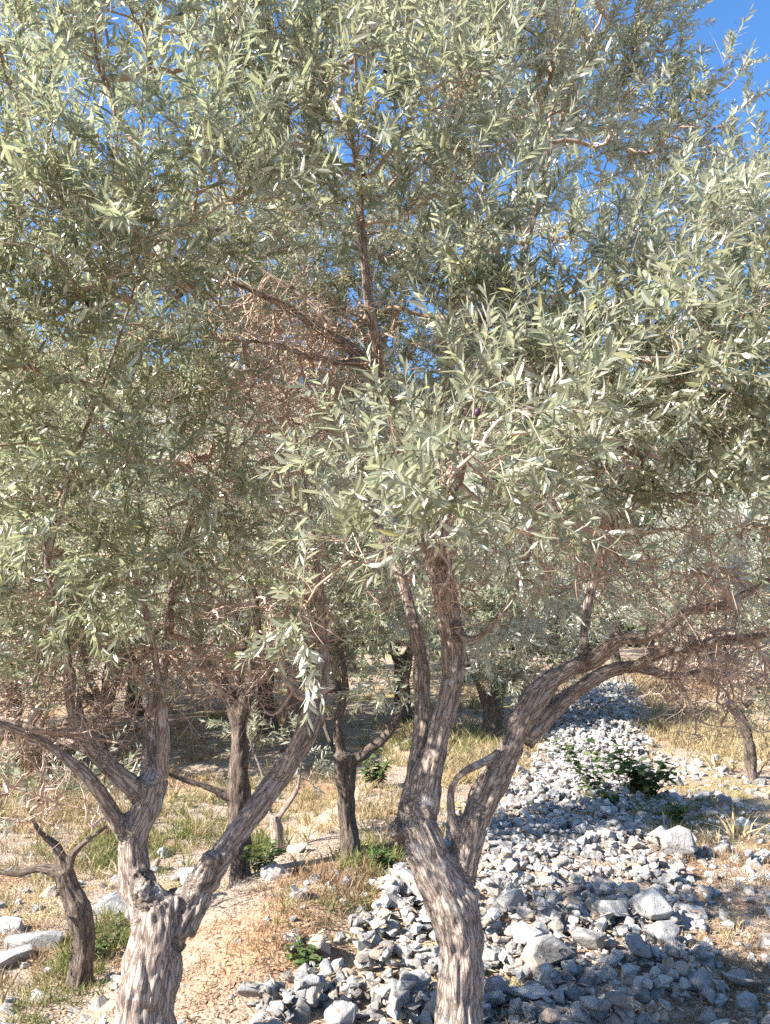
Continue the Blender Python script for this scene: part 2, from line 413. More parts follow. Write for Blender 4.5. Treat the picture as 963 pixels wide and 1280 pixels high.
def grow_crown(root, nodes, ndirs, clumps, centre, leaf_len=.047, leaf_w=.0102, spacing=.0155, dens=270, shoots=2.5,
               bare_pts=None, lod=0, leafmat=None, slen=(.13, .32), up=.35, rmin=.0016, near_cut=0.75):
    pts = []
    for cl_ in clumps:
        c, r = cl_[0], cl_[1]; fac = cl_[2] if len(cl_) > 2 else 1
        n = max(3, int(dens * r * r * fac))
        v = nrm(rng.normal(0, 1, (n, 3))) * (rng.random(n) ** 0.45)[:, None] * r
        v[:, 2] *= 0.85
        pts.append(np.asarray(c) + v)
    A = np.concatenate(pts)
    dcam = np.linalg.norm(A - CAM, axis=1)
    A = A[dcam > near_cut]
    nl = len(A)
    if bare_pts is not None: A = np.concatenate([A, bare_pts])
    par, order = grow(nodes, A)
    n0 = len(nodes)
    cnt = np.ones(len(A))
    for i in reversed(order):
        if par[i] >= n0: cnt[par[i] - n0] += cnt[i]
    ed = np.zeros((len(A), 3)); H = np.zeros((len(A), 5, 3)); R = np.zeros((len(A), 5))
    tt = np.linspace(0, 1, 5)
    h00 = 2 * tt ** 3 - 3 * tt ** 2 + 1; h10 = tt ** 3 - 2 * tt ** 2 + tt; h01 = -2 * tt ** 3 + 3 * tt ** 2; h11 = tt ** 3 - tt ** 2
    for i in order:
        if par[i] >= n0:
            p0 = A[par[i] - n0]; din = ed[par[i] - n0]; rp = rmin * cnt[par[i] - n0] ** .52
        else:
            p0 = nodes[par[i]]; din = ndirs[par[i]]; rp = 1
        v = A[i] - p0; Lg = np.linalg.norm(v) + 1e-6; vd = v / Lg
        m0 = (din * .7 + vd * .6) * Lg
        m1 = (vd + rng.normal(0, .35, 3)) * Lg
        H[i] = h00[:, None] * p0 + h10[:, None] * m0 + h01[:, None] * A[i] + h11[:, None] * m1
        H[i, 1:4] += rng.normal(0, .02 * Lg, (3, 3))
        e = H[i, 4] - H[i, 3]; ed[i] = e / (np.linalg.norm(e) + 1e-9)
        r1 = min(rmin * cnt[i] ** .52, .011)
        R[i] = np.linspace(min(r1 * 1.25, rp, .013), r1, 5)
    V, q = poly_tubes(H, R, 5)
    # short dead side twigs all along the wood
    sel = rng.random(len(A)) < 0.9
    ns = int(sel.sum()) * 2
    src = np.repeat(np.where(sel)[0], 2); kk = rng.integers(0, 4, ns)
    b0 = H[src, kk] * .5 + H[src, kk + 1] * .5
    dv = nrm(rng.normal(0, 1, (ns, 3)) + ed[src] * .8 + [0, 0, -.1])
    Ltw = rng.uniform(.05, .22, ns)
    st = np.stack([b0 + dv * (Ltw * s)[:, None] + np.cumsum(rng.normal(0, .006, (ns, 1, 3)), 1)[:, 0] * s for s in (0, .35, .7, 1)], 1)
    V2, q2 = poly_tubes(st, np.tile(np.array([1.3, 1.1, .9, .5]) * rmin * .75, (ns, 1)), 3)
    tw = mesh_np('twigs', np.concatenate([V, V2]), [np.concatenate([q, q2 + len(V)])], True)
    link('twigs', tw, M_twig, root)
    # leafy shoots
    k = np.full(nl, int(shoots)) + (rng.random(nl) < shoots - int(shoots))
    src = np.repeat(np.arange(nl), k)
    base = A[src]
    outw = nrm(base - centre)
    d0 = nrm(ed[src] * .6 + outw * .7 + rng.normal(0, .55, (len(src), 3)) + np.array([0, 0, up]))
    Ls = rng.uniform(slen[0], slen[1], len(src))
    arrs, stem = make_shoots(base, d0, Ls, leaf_len, leaf_w, spacing)
    keep = np.linalg.norm(arrs[0] - CAM, axis=1) > near_cut
    arrs = tuple(a[keep] for a in arrs)
    lm = leaves_mesh('crown', *arrs, lod=lod)
    crown = link('crown', lm, leafmat or M_leaf, root)
    V3, q3 = poly_tubes(stem, np.tile(np.array([1.1, 1., .8, .5]) * rmin * .85, (len(stem), 1)), 3)
    link('shoots', mesh_np('shoots', V3, [q3], True), M_shoot, root)
    return crown, A[:nl], len(arrs[0])

# ------------------------------------------------------------------ trunk skeletons
def catmull(pts, step):
    pts = np.asarray(pts, float)
    p = np.concatenate([[2 * pts[0] - pts[1]], pts, [2 * pts[-1] - pts[-2]]])
    out = []
    for i in range(1, len(p) - 2):
        n = max(2, int(np.linalg.norm(p[i + 1][:3] - p[i][:3]) / step))
        for t in np.arange(n) / n:
            out.append(.5 * ((2 * p[i]) + (-p[i - 1] + p[i + 1]) * t + (2 * p[i - 1] - 5 * p[i] + 4 * p[i + 1] - p[i + 2]) * t * t + (-p[i - 1] + 3 * p[i] - 3 * p[i + 1] + p[i + 2]) * t ** 3))
    out.append(p[-2])
    return np.array(out)

def world_limb(pix):
    """(px,py,Y,width_px) -> (x,y,z,r)"""
    o = []
    for px, py, Y, w in pix:
        p = P(px, py, Y); dist = (p - CAM) @ _f
        o.append([*p, 0.5 * w / F * dist])
    return np.array(o)

def build_wood(root, limbs, voxel, mat, lump=.13, fiss=.16, seed=0, jitter=.25):
    """limbs: list of (part name, label, array (n,4) in world). Fuses all, roughens, splits again by nearest limb."""
    org = np.array(root.location)
    cl = []
    rs = np.random.default_rng(seed)
    allV, allF, off = [], [], 0
    caps = []
    for (nm, lab, pts) in limbs:
        c = catmull(pts, .035)
        n = len(c)
        wob = np.cumsum(rs.normal(0, 1, (n, 3)), 0); wob -= np.linspace(0, 1, n)[:, None] * wob[-1]
        for _ in range(8): wob[1:-1] = (wob[:-2] + wob[1:-1] + wob[2:]) / 3
        c[:, :3] += wob * (c[:, 3:4] * .035 * jitter * 4)
        c[:, 3] *= 1 + .10 * np.interp(np.arange(n), np.arange(0, n + 6, 5), rs.normal(0, 1, len(np.arange(0, n + 6, 5))))
        c[:, 3] = np.maximum(c[:, 3], voxel * .95)
        cl.append(c)
        V, q = poly_tubes(c[None, :, :3], c[None, :, 3], 14)
        S = 14
        allV.append(V); allF.append(q + off)
        caps.append(np.arange(S)[::-1] + off); caps.append(np.arange(S) + off + (n - 1) * S)
        off += len(V)
    me = mesh_np('tmp', np.concatenate(allV), [np.concatenate(allF), np.array(caps)])
    ob = bpy.data.objects.new('tmp', me); COL.objects.link(ob)
    md = ob.modifiers.new('r', 'REMESH'); md.mode = 'VOXEL'; md.voxel_size = voxel
    dg = bpy.context.evaluated_depsgraph_get()
    m2 = bpy.data.meshes.new_from_object(ob.evaluated_get(dg))
    bpy.data.objects.remove(ob); bpy.data.meshes.remove(me)
    n = len(m2.vertices); V = np.zeros(n * 3, np.float32); m2.vertices.foreach_get('co', V); V = V.reshape(-1, 3).astype(float)
    nf = len(m2.polygons); fv = np.zeros(len(m2.loops), np.int32); m2.loops.foreach_get('vertex_index', fv); Q = fv.reshape(nf, 4)
    ax = np.concatenate([c[:, :3] for c in cl]); ar = np.concatenate([c[:, 3] for c in cl])
    lid = np.concatenate([np.full(len(c), i) for i, c in enumerate(cl)])
    tg = np.concatenate([np.gradient(c[:, :3], axis=0) for c in cl]); tg = nrm(tg)
    for _ in range(12):
        t2 = tg.copy(); same = lid[1:-1] == lid[:-2]; same &= lid[1:-1] == lid[2:]
        t2[1:-1][same] = (tg[:-2] + tg[1:-1] + tg[2:])[same] / 3; tg = nrm(t2)
    sl = np.concatenate([np.concatenate([[0], np.cumsum(np.linalg.norm(np.diff(c[:, :3], axis=0), axis=1))]) + .37 * i for i, c in enumerate(cl)])
    fa = np.zeros_like(tg)
    for k in range(len(tg)):
        if k == 0 or lid[k] != lid[k - 1]:
            v = np.cross(tg[k], [0.3, 1, 0.1])
        else:
            v = fa[k - 1] - tg[k] * (fa[k - 1] @ tg[k])
        fa[k] = v / (np.linalg.norm(v) + 1e-9)
    fb = np.cross(tg, fa)
    near = np.zeros(n, int)
    for a in range(0, n, 3000):
        dm = np.linalg.norm(V[a:a + 3000, None] - ax[None], axis=-1) - ar[None]
        near[a:a + 3000] = dm.argmin(1)
    rel = V - ax[near]; al = (rel * tg[near]).sum(1); s = sl[near] + al; perp = rel - tg[near] * al[:, None]
    r = ar[near]
    # smooth vertex normals
    def vnorm(V):
        fn = np.cross(V[Q[:, 2]] - V[Q[:, 0]], V[Q[:, 3]] - V[Q[:, 1]])
        vn = np.zeros_like(V)
        for k in range(4): np.add.at(vn, Q[:, k], fn)
        return nrm(vn)
    def relax(A_):
        acc = np.zeros_like(A_); ct = np.zeros(n)
        for k in range(4):
            np.add.at(acc, Q[:, k], A_[Q[:, (k + 1) % 4]]); np.add.at(acc, Q[:, k], A_[Q[:, (k + 3) % 4]]); np.add.at(ct, Q[:, k], 2)
        return acc / np.maximum(ct, 1).reshape((-1,) + (1,) * (A_.ndim - 1))
    for _ in range(3):   # relax voxel steps
        acc = np.zeros_like(V); ct = np.zeros(n)
        for k in range(4):
            np.add.at(acc, Q[:, k], V[Q[:, (k + 1) % 4]]); np.add.at(ct, Q[:, k], 1)
        V = V * .5 + acc / np.maximum(ct, 1)[:, None] * .5
    vn = vnorm(V)
    bc = np.stack([(perp * fa[near]).sum(1), (perp * fb[near]).sum(1), s * .16], 1)
    for _ in range(5): bc = bc * .3 + relax(bc) * .7; r = r * .3 + relax(r) * .7
    disp = np.empty(n)
    N_ = mnoise
    for i in range(n):
        q = bc[i]; ri = r[i]
        v1 = Vector((V[i][0] * 9, V[i][1] * 9, V[i][2] * 7 + seed))
        a = N_.noise(v1)
        f = 1 - abs(N_.noise(Vector(q * 30))) * 2
        f2 = N_.noise(Vector(q * 75))
        b = N_.noise(v1 * 2.7)
        fl_ = N_.noise(Vector(q * (1.5 / max(ri, .03))) + Vector((seed, 0, 0)))
        disp[i] = ri * (lump * a + lump * .6 * b + .13 * fl_ - .05) - min(ri, .06) * fiss * max(0, f - .45) * 2.2 + min(ri, .05) * fiss * .5 * f2
    V = V + vn * disp[:, None]
    vn = vnorm(V)
    fl = lid[near[Q[:, 0]]]
    parts = []
    names = {}
    for i, (nm, lab, pts) in enumerate(limbs):
        sel = Q[fl == i]
        if len(sel) == 0: continue
        u, inv = np.unique(sel, return_inverse=True)
        pm = mesh_np(nm, V[u] - org, [inv.reshape(-1, 4)], True)
        at = pm.attributes.new('bark_co', 'FLOAT_VECTOR', 'POINT'); at.data.foreach_set('vector', bc[u].astype(np.float32).ravel())
        pm.normals_split_custom_set_from_vertices([tuple(x) for x in vn[u]])
        o = link(nm, pm, mat, root)
        if lab: o['label'] = lab
        parts.append(o)
    bpy.data.meshes.remove(m2)
    return cl

def local_crown(root, cl_nodes, **kw):
    pass

def crown_nodes(cl, start):
    """points/directions of limbs usable as twig roots; start = fraction per limb"""
    pts, dirs = [], []
    for c, s in zip(cl, start):
        if s >= 1: continue
        k = int(len(c) * s)
        pts.append(c[k:, :3]); g_ = np.gradient(c[:, :3], axis=0); dirs.append(nrm(g_)[k:])
    return np.concatenate(pts), np.concatenate(dirs)

def shift_parts(root):
    """crown parts are made in world space; move their vertices into the root's frame"""
    o = np.array(root.location, np.float32)
    for ch in root.children:
        if ch.name.split('.')[0] in ('crown', 'twigs', 'shoots'):
            me = ch.data; n = len(me.vertices); v = np.zeros(n * 3, np.float32)
            me.vertices.foreach_get('co', v); v = v.reshape(-1, 3) - o; me.vertices.foreach_set('co', v.ravel()); me.update()

def pc(lst):
    return [(P(e[0], e[1], e[2]), e[3], e[4] if len(e) > 4 else 1) for e in lst]

def ball_pts(lst, n):
    out = []
    for px, py, Y, r in lst:
        v = nrm(rng.normal(0, 1, (n, 3))) * (rng.random(n) ** .4)[:, None] * r
        out.append(P(px, py, Y) + v)
    return np.concatenate(out)

fruit_me = None
def add_olives(crown, spots):
    """small dark drupes hanging in the crown"""
    global fruit_me
    if fruit_me is None:
        bm = bmesh.new(); bmesh.ops.create_icosphere(bm, subdivisions=2, radius=.0085)
        for v in bm.verts: v.co.z *= 1.3
        for f in bm.faces: f.smooth = True
        fruit_me = bpy.data.meshes.new('olive_fruit'); bm.to_mesh(fruit_me); bm.free(); fruit_me.materials.append(M_fruit)
    org = np.array(crown.parent.location)
    for p in spots:
        o = bpy.data.objects.new('olive_fruit', fruit_me); COL.objects.link(o); o.parent = crown
        o.location = Vector(p - org); o.rotation_euler = (rng.uniform(-.5, .5), rng.uniform(-.5, .5), 0)

# ------------------------------------------------------------------ the big tree in front of the camera
def tree_root(pxl, Y, name='olive_tree'):
    p = P(pxl[0], pxl[1], Y)
    return empty(name, (p[0], p[1], float(h(p[0], p[1])) - .03))

def base_pt(px, Y, w):
    """trunk foot at the ground below pixel column px"""
    u = (px - CX) / F
    x = u * Y * 1.0
    z = float(h(x, Y)) - .06
    return x, Y, z, w

main = empty('olive_tree', (0.33, 3.35, float(h(.33, 3.35))))
tag(main, 'largest olive tree, its pinkish trunk rising beside the pale stone heap', 'olive tree', 'olive trees of the grove')
YS = 1.0
def foot(pixpts, extra):
    a = world_limb(pixpts)
    x, y = a[0, 0], a[0, 1]
    z = float(h(x, y)) - .10
    f = np.array([[x + extra[0], y, z, a[0, 3] * extra[1]], [x + extra[0] * .5, y, (z + a[0, 2]) / 2, a[0, 3] * (1 + (extra[1] - 1) * .4)]])
    return np.concatenate([f, a])

limbs_main = [
    ('trunk', None, foot([(577, 1240, 3.35, 62), (574, 1170, 3.35, 62), (556, 1110, 3.34, 66), (534, 1060, 3.33, 66), (518, 1025, 3.33, 56)], (.0, 1.35))),
    ('limb', 'pale upright limb in the middle', world_limb([(522, 1050, 3.33, 46), (534, 985, 3.35, 39), (547, 930, 3.38, 35), (562, 870, 3.42, 33), (568, 810, 3.45, 34), (558, 745, 3.42, 33), (545, 690, 3.35, 28), (515, 600, 3.2, 22), (484, 500, 3.1, 19), (466, 400, 2.9, 16), (455, 310, 2.75, 13), (448, 210, 2.65, 10)])),
    ('limb', 'thin brown limb left of the pale one', world_limb([(512, 1020, 3.36, 36), (520, 965, 3.42, 26), (528, 905, 3.5, 23), (527, 840, 3.55, 21), (518, 780, 3.6, 19), (502, 720, 3.65, 17), (480, 670, 3.7, 13), (452, 610, 3.75, 9)])),
    ('limb', None, world_limb([(572, 1130, 3.36, 40), (582, 1065, 3.36, 36), (592, 1020, 3.37, 38)])),
    ('limb', 'thick brown limb sweeping to the right', world_limb([(590, 1035, 3.37, 38), (616, 990, 3.40, 38), (643, 940, 3.42, 37), (656, 905, 3.44, 38), (678, 868, 3.48, 34), (712, 842, 3.50, 28), (745, 826, 3.47, 26), (772, 800, 3.42, 22), (812, 796, 3.36, 18), (862, 765, 3.25, 15), (905, 757, 3.15, 12), (945, 735, 3.1, 10), (1010, 700, 2.9, 9)])),
    ('limb', 'lower right limb running almost level', world_limb([(655, 925, 3.44, 30), (690, 888, 3.52, 24), (722, 861, 3.6, 22), (762, 838, 3.65, 21), (800, 834, 3.7, 17), (835, 845, 3.75, 12), (880, 838, 3.8, 7)])),
    ('limb', None, world_limb([(790, 836, 3.66, 16), (830, 815, 3.5, 16), (880, 805, 3.35, 14), (940, 795, 3.2, 12), (1000, 790, 3.1, 8)])),
    ('limb', 'small looped branch between the two big limbs', world_limb([(575, 1060, 3.35, 18), (565, 1015, 3.33, 13), (566, 982, 3.30, 12), (584, 964, 3.30, 12), (612, 950, 3.36, 12), (645, 925, 3.44, 12)])),
    ('limb', None, world_limb([(482, 495, 3.1, 20), (448, 445, 2.95, 17), (400, 410, 2.85, 14), (340, 374, 2.75, 11), (285, 350, 2.7, 7)])),
    ('limb', None, world_limb([(440, 440, 2.93, 12), (390, 380, 2.9, 10), (330, 340, 2.9, 8), (290, 300, 2.9, 5)])),
    ('limb', None, world_limb([(455, 455, 2.98, 12), (400, 450, 2.8, 10), (340, 430, 2.7, 8), (280, 425, 2.65, 5)])),
    ('limb', None, world_limb([(560, 770, 3.43, 16), (590, 800, 3.35, 12), (628, 765, 3.25, 12), (652, 715, 3.15, 12), (668, 650, 3.0, 10), (700, 560, 2.85, 8), (740, 470, 2.75, 6)])),
    ('limb', None, world_limb([(548, 700, 3.36, 18), (562, 640, 2.95, 15), (575, 600, 2.45, 12), (580, 580, 2.0, 10), (590, 570, 1.7, 8)])),
    ('limb', None, world_limb([(575, 600, 2.4, 10), (545, 668, 2.1, 9), (490, 686, 1.95, 8), (430, 700, 1.85, 6)])),
    ('limb', None, world_limb([(530, 640, 3.28, 20), (570, 540, 3.5, 18), (620, 420, 3.7, 13), (660, 300, 3.8, 9), (690, 180, 3.8, 6)])),
    ('limb', None, world_limb([(610, 440, 3.68, 11), (690, 380, 3.5, 10), (780, 320, 3.3, 8), (850, 260, 3.2, 6)])),
    ('limb', None, world_limb([(730, 832, 3.47, 18), (735, 760, 3.6, 15), (760, 670, 3.6, 13), (800, 580, 3.4, 11), (850, 480, 3.1, 8)])),
    ('limb', None, world_limb([(505, 1040, 3.34, 40), (492, 1032, 3.32, 30)])),
]
cl = build_wood(main, limbs_main, .0085, M_bark, seed=1)
nodes, nd = crown_nodes(cl, [1, .62, .6, 1, .62, .5, .3, 1, .1, .2, .2, .35, .2, .1, .15, .1, .25, 1])
clumps_main = pc([
    (470, 40, 2.7, .48), (560, -40, 2.9, .55), (650, 50, 3.2, .48), (760, 60, 3.6, .38, .8), (815, 0, 3.9, .26, .7), (700, -60, 3.4, .5), (820, -70, 3.8, .35),
    (385, 150, 2.4, .36), (520, 170, 2.4, .46), (600, 210, 2.9, .34), (860, 140, 3.5, .28), (770, 120, 3.7, .28), (935, 200, 3.7, .16), (690, 165, 3.4, .2), (760, 190, 3.4, .17),
    (605, 330, 2.4, .31), (650, 430, 2.7, .30, .8), (590, 460, 2.3, .28), (330, 230, 2.9, .3), (520, 260, 3.6, .34),
    (790, 320, 2.7, .30), (870, 330, 2.3, .28), (950, 420, 2.1, .32), (770, 430, 2.4, .36), (870, 470, 2.2, .34), (720, 480, 2.2, .28), (980, 300, 3.0, .34),
    (680, 560, 1.95, .20), (590, 570, 1.6, .16), (640, 510, 1.75, .16), (500, 575, 1.9, .15), (545, 620, 1.7, .06),
    (440, 665, 1.85, .07), (385, 765, 2.1, .03), (520, 605, 1.8, .07),
    (800, 560, 2.5, .28), (900, 560, 2.2, .24), (690, 640, 2.2, .1), (610, 660, 2.0, .09), (960, 550, 2.3, .28),
    (620, 560, 3.6, .36), (720, 620, 4.2, .36), (720, 440, 4.3, .5), (820, 540, 4.0, .46), (540, 340, 4.2, .4, .7), (470, 560, 3.9, .34),
    (820, 700, 3.4, .16, .5), (760, 715, 3.7, .2, .6), (940, 730, 3.4, .18, .5), (890, 740, 3.8, .18, .6), (720, 730, 4.2, .28), (640, 790, 4.3, .2),
    (510, 465, 4.6, .34), (440, 540, 4.5, .36), (400, 330, 4.2, .42), (330, 400, 4.2, .4), (430, 450, 4.3, .42), (480, 380, 4.3, .36), (400, 240, 4.1, .34, .8), (470, 300, 4.4, .3), (560, 420, 4.3, .34), (640, 480, 4.4, .36),
    (690, 170, 4.2, .36, .8), (790, 210, 4.2, .32, .8), (720, 290, 4.2, .32, .8), (640, 120, 4.2, .36, .8), (880, 230, 4.1, .28, .8), (620, 330, 4.2, .32, .8),
])
bare_main = ball_pts([(380, 430, 2.9, .40), (330, 400, 2.8, .25), (740, 660, 3.0, .35), (700, 650, 2.8, .3), (860, 690, 2.9, .35), (800, 680, 2.8, .3), (920, 790, 3.3, .3), (850, 830, 3.6, .28), (870, 870, 3.5, .2), (820, 780, 3.4, .25), (940, 850, 3.4, .25), (340, 440, 2.6, .3), (430, 420, 2.8, .25), (560, 690, 3.0, .25), (500, 720, 2.9, .25), (920, 860, 3.8, .25), (640, 700, 3.2, .3), (720, 680, 2.5, .22), (830, 670, 2.5, .25), (920, 680, 2.4, .22), (320, 440, 2.8, .2), (400, 470, 2.9, .2), (360, 400, 3.0, .25), (420, 420, 3.1, .2), (900, 790, 3.2, .25), (940, 770, 3.0, .22), (870, 820, 3.4, .22), (330, 470, 2.8, .25)], 50)
crown, A, nleaf = grow_crown(main, nodes, nd, clumps_main, P(600, 480, 3.3), bare_pts=bare_main)
shift_parts(main)
sel = A[rng.choice(len(A), 60, replace=False)] + rng.normal(0, .02, (60, 3))
add_olives(crown, sel)
print('main leaves', nleaf, 'shoot anchors', len(A))

# ------------------------------------------------------------------ the left tree
left = empty('olive_tree', (-1.0, 3.25, float(h(-1.0, 3.25))))
tag(left, 'olive tree at lower left with thick pruned trunk and slanting right limb', 'olive tree', 'olive trees of the grove')
limbs_left = [
    ('trunk', None, foot([(186, 1260, 3.25, 76), (196, 1200, 3.25, 76), (203, 1150, 3.25, 82), (200, 1118, 3.25, 66)], (-.02, 1.3))),
    ('limb', 'upright brown limb on the left', world_limb([(186, 1135, 3.25, 50), (172, 1090, 3.25, 42), (170, 1045, 3.26, 40), (182, 1010, 3.27, 40), (192, 975, 3.28, 36)])),
    ('limb', None, world_limb([(190, 990, 3.28, 30), (188, 935, 3.32, 22), (194, 880, 3.36, 20), (208, 820, 3.4, 17), (214, 760, 3.4, 12), (216, 690, 3.35, 8)])),
    ('limb', None, world_limb([(200, 985, 3.27, 22), (206, 930, 3.22, 15), (203, 870, 3.2, 13), (190, 800, 3.15, 10), (170, 710, 3.0, 8)])),
    ('limb', 'bent limb curving up at the left', world_limb([(188, 1000, 3.27, 32), (158, 978, 3.22, 28), (124, 942, 3.16, 26), (100, 905, 3.1, 22), (90, 860, 3.05, 19), (80, 800, 3.0, 14), (60, 700, 2.85, 10), (60, 560, 2.7, 7)])),
    ('limb', 'low limb reaching out of view on the left', world_limb([(166, 1055, 3.26, 28), (142, 1020, 3.2, 24), (112, 975, 3.1, 21), (70, 940, 3.0, 18), (30, 915, 2.9, 15), (-30, 890, 2.8, 12), (-90, 820, 2.7, 8)])),
    ('limb', None, world_limb([(132, 945, 3.14, 18), (80, 925, 3.2, 15), (40, 912, 3.2, 13), (0, 895, 3.2, 10)])),
    ('limb', 'slanting limb leaning to the right', world_limb([(222, 1160, 3.25, 52), (250, 1108, 3.28, 46), (285, 1058, 3.32, 36), (324, 1005, 3.36, 30), (362, 955, 3.4, 27), (392, 905, 3.44, 25), (404, 850, 3.48, 22), (402, 790, 3.5, 19), (398, 720, 3.45, 13), (385, 620, 3.3, 9), (360, 500, 3.1, 6)])),
    ('limb', None, world_limb([(345, 980, 3.38, 18), (372, 925, 3.3, 15), (386, 880, 3.25, 14), (420, 855, 3.2, 10)])),
    ('limb', None, world_limb([(60, 700, 2.85, 9), (100, 560, 2.6, 8), (150, 420, 2.45, 7), (190, 280, 2.35, 5)])),
    ('limb', None, world_limb([(214, 760, 3.4, 11), (240, 640, 3.2, 9), (230, 480, 2.95, 7), (200, 330, 2.75, 5)])),
    ('cut_stub', 'short pruned stub on top of the trunk', world_limb([(196, 1130, 3.22, 40), (182, 1112, 3.18, 30), (172, 1106, 3.16, 26)])),
    ('cut_stub', 'pruned stub on the right limb', world_limb([(252, 1100, 3.28, 34), (262, 1076, 3.22, 24), (264, 1066, 3.2, 21)])),
]
cl = build_wood(left, limbs_left, .0085, M_bark, seed=5)
nodes, nd = crown_nodes(cl, [1, 1, .55, .6, .6, .6, .6, .6, .7, 0, 0, 1, 1])
clumps_left = pc([
    (40, 60, 2.1, .30, .8), (150, 20, 2.2, .32, .75), (270, 20, 2.3, .30, .75), (335, 70, 2.3, .20, .9), (-40, 160, 2.1, .34, .8), (90, 200, 2.0, .24, .8), (230, 190, 2.0, .22), (300, 250, 2.2, .20),
    (80, 110, 3.2, .36, .45), (230, 130, 3.3, .36, .45), (150, 240, 3.2, .36, .7), (20, 220, 3.2, .36, .7), (330, 170, 3.3, .34, .7), (300, 40, 3.3, .34, .4),
    (20, 300, 2.1, .28, .8), (140, 330, 2.1, .28), (230, 330, 2.4, .22), (50, 430, 2.3, .26), (180, 430, 2.6, .30), (-60, 420, 2.2, .32),
    (80, 540, 2.8, .34), (220, 520, 2.9, .28), (10, 600, 2.8, .34), (150, 640, 3.1, .32), (260, 640, 3.1, .24, .7), (60, 700, 3.0, .28), (200, 730, 3.3, .18), (350, 640, 3.2, .14, .6), (-60, 740, 2.8, .3), (90, 780, 3.2, .14), (400, 570, 3.2, .16, .6),
    (60, 490, 3.8, .42), (220, 470, 3.8, .4), (320, 500, 3.9, .26), (60, 640, 3.9, .42), (340, 430, 4.2, .25, .6),
    (200, 300, 3.3, .36, .9), (60, 310, 3.3, .36, .9), (270, 370, 3.5, .34), (130, 380, 3.4, .36), (340, 330, 3.6, .3),
    (150, 560, 2.4, .2), (250, 590, 2.5, .16), (60, 650, 2.4, .18), (180, 690, 2.7, .16), (120, 740, 2.9, .18), (20, 790, 3.0, .16),
])
bare_left = ball_pts([(300, 600, 3.1, .3), (340, 660, 3.3, .3), (220, 690, 3.2, .3), (60, 800, 3.1, .3), (270, 780, 3.3, .25), (120, 860, 3.1, .28), (20, 860, 3.0, .25), (380, 740, 3.4, .2), (300, 540, 2.9, .25), (340, 600, 3.0, .25), (360, 520, 3.1, .25), (250, 580, 3.0, .25), (40, 900, 3.1, .2), (140, 880, 3.2, .22), (250, 840, 3.4, .22), (330, 850, 3.5, .2), (370, 820, 3.5, .18)], 75)
crown, A, nleaf = grow_crown(left, nodes, nd, clumps_left, P(150, 560, 3.1), bare_pts=bare_left, leaf_len=.048, leaf_w=.0092, dens=290, leafmat=M_leaf_left)
shift_parts(left)
add_olives(crown, A[rng.choice(len(A), 50, replace=False)] + rng.normal(0, .02, (50, 3)))
print('left leaves', nleaf, len(A))

# ------------------------------------------------------------------ trees of the second row
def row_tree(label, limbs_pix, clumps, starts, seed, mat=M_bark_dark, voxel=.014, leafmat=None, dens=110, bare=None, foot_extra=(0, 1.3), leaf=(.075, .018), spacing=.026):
    k_ = 1.10
    limbs_pix = [(nm, lab, [(a, b, c * k_, d) for a, b, c, d in l]) for nm, lab, l in limbs_pix]; clumps = [(c[0], c[1], c[2] * k_, c[3] * k_) for c in clumps]
    pts = [(nm, lab, foot(l, foot_extra) if nm == 'trunk' else world_limb(l)) for nm, lab, l in limbs_pix]
    x, y = pts[0][2][0, :2]
    t = empty('olive_tree', (x, y, float(h(x, y))))
    tag(t, label, 'olive tree', 'olive trees of the grove')
    cl = build_wood(t, pts, voxel, mat, seed=seed)
    nodes, nd = crown_nodes(cl, starts)
    cc = pc(clumps); ctr = np.mean([c[0] for c in cc], 0)
    grow_crown(t, nodes, nd, cc, ctr, leaf_len=leaf[0], leaf_w=leaf[1], spacing=spacing, dens=dens, lod=1, leafmat=leafmat, bare_pts=bare, rmin=.0025, slen=(.18, .4))
    shift_parts(t)
    return t

row_tree('dark trunked olive tree standing behind the slanting limb of the lower left tree', [
    ('trunk', None, [(302, 1050, 5.8, 27), (300, 1000, 5.8, 26), (299, 940, 5.8, 24), (299, 895, 5.8, 22)]),
    ('limb', None, [(298, 905, 5.8, 22), (282, 868, 5.8, 16), (262, 838, 5.8, 13), (248, 800, 5.8, 10), (235, 740, 5.8, 6)]),
    ('limb', None, [(296, 890, 5.8, 18), (280, 850, 5.9, 14), (270, 805, 6.0, 12), (264, 760, 6.0, 8)]),
    ('limb', None, [(302, 895, 5.8, 20), (314, 845, 5.75, 15), (322, 790, 5.7, 12), (318, 735, 5.7, 8)]),
    ('limb', None, [(303, 890, 5.8, 14), (300, 830, 5.9, 12), (312, 780, 6.0, 8)]),
    ('limb', None, [(292, 1000, 5.8, 14), (262, 985, 5.75, 11), (230, 975, 5.7, 9), (205, 965, 5.6, 6)]),
], [(230, 740, 5.8, .45), (300, 700, 5.8, .5), (370, 740, 5.9, .45), (260, 620, 5.9, .55), (350, 600, 6.0, .55), (300, 520, 6.0, .5), (200, 660, 5.8, .4), (390, 680, 5.7, .35)],
    [1, .6, .5, .5, .5, .8], 11, bare=ball_pts([(290, 790, 5.8, .5), (230, 800, 5.8, .35), (350, 800, 5.9, .35)], 40))

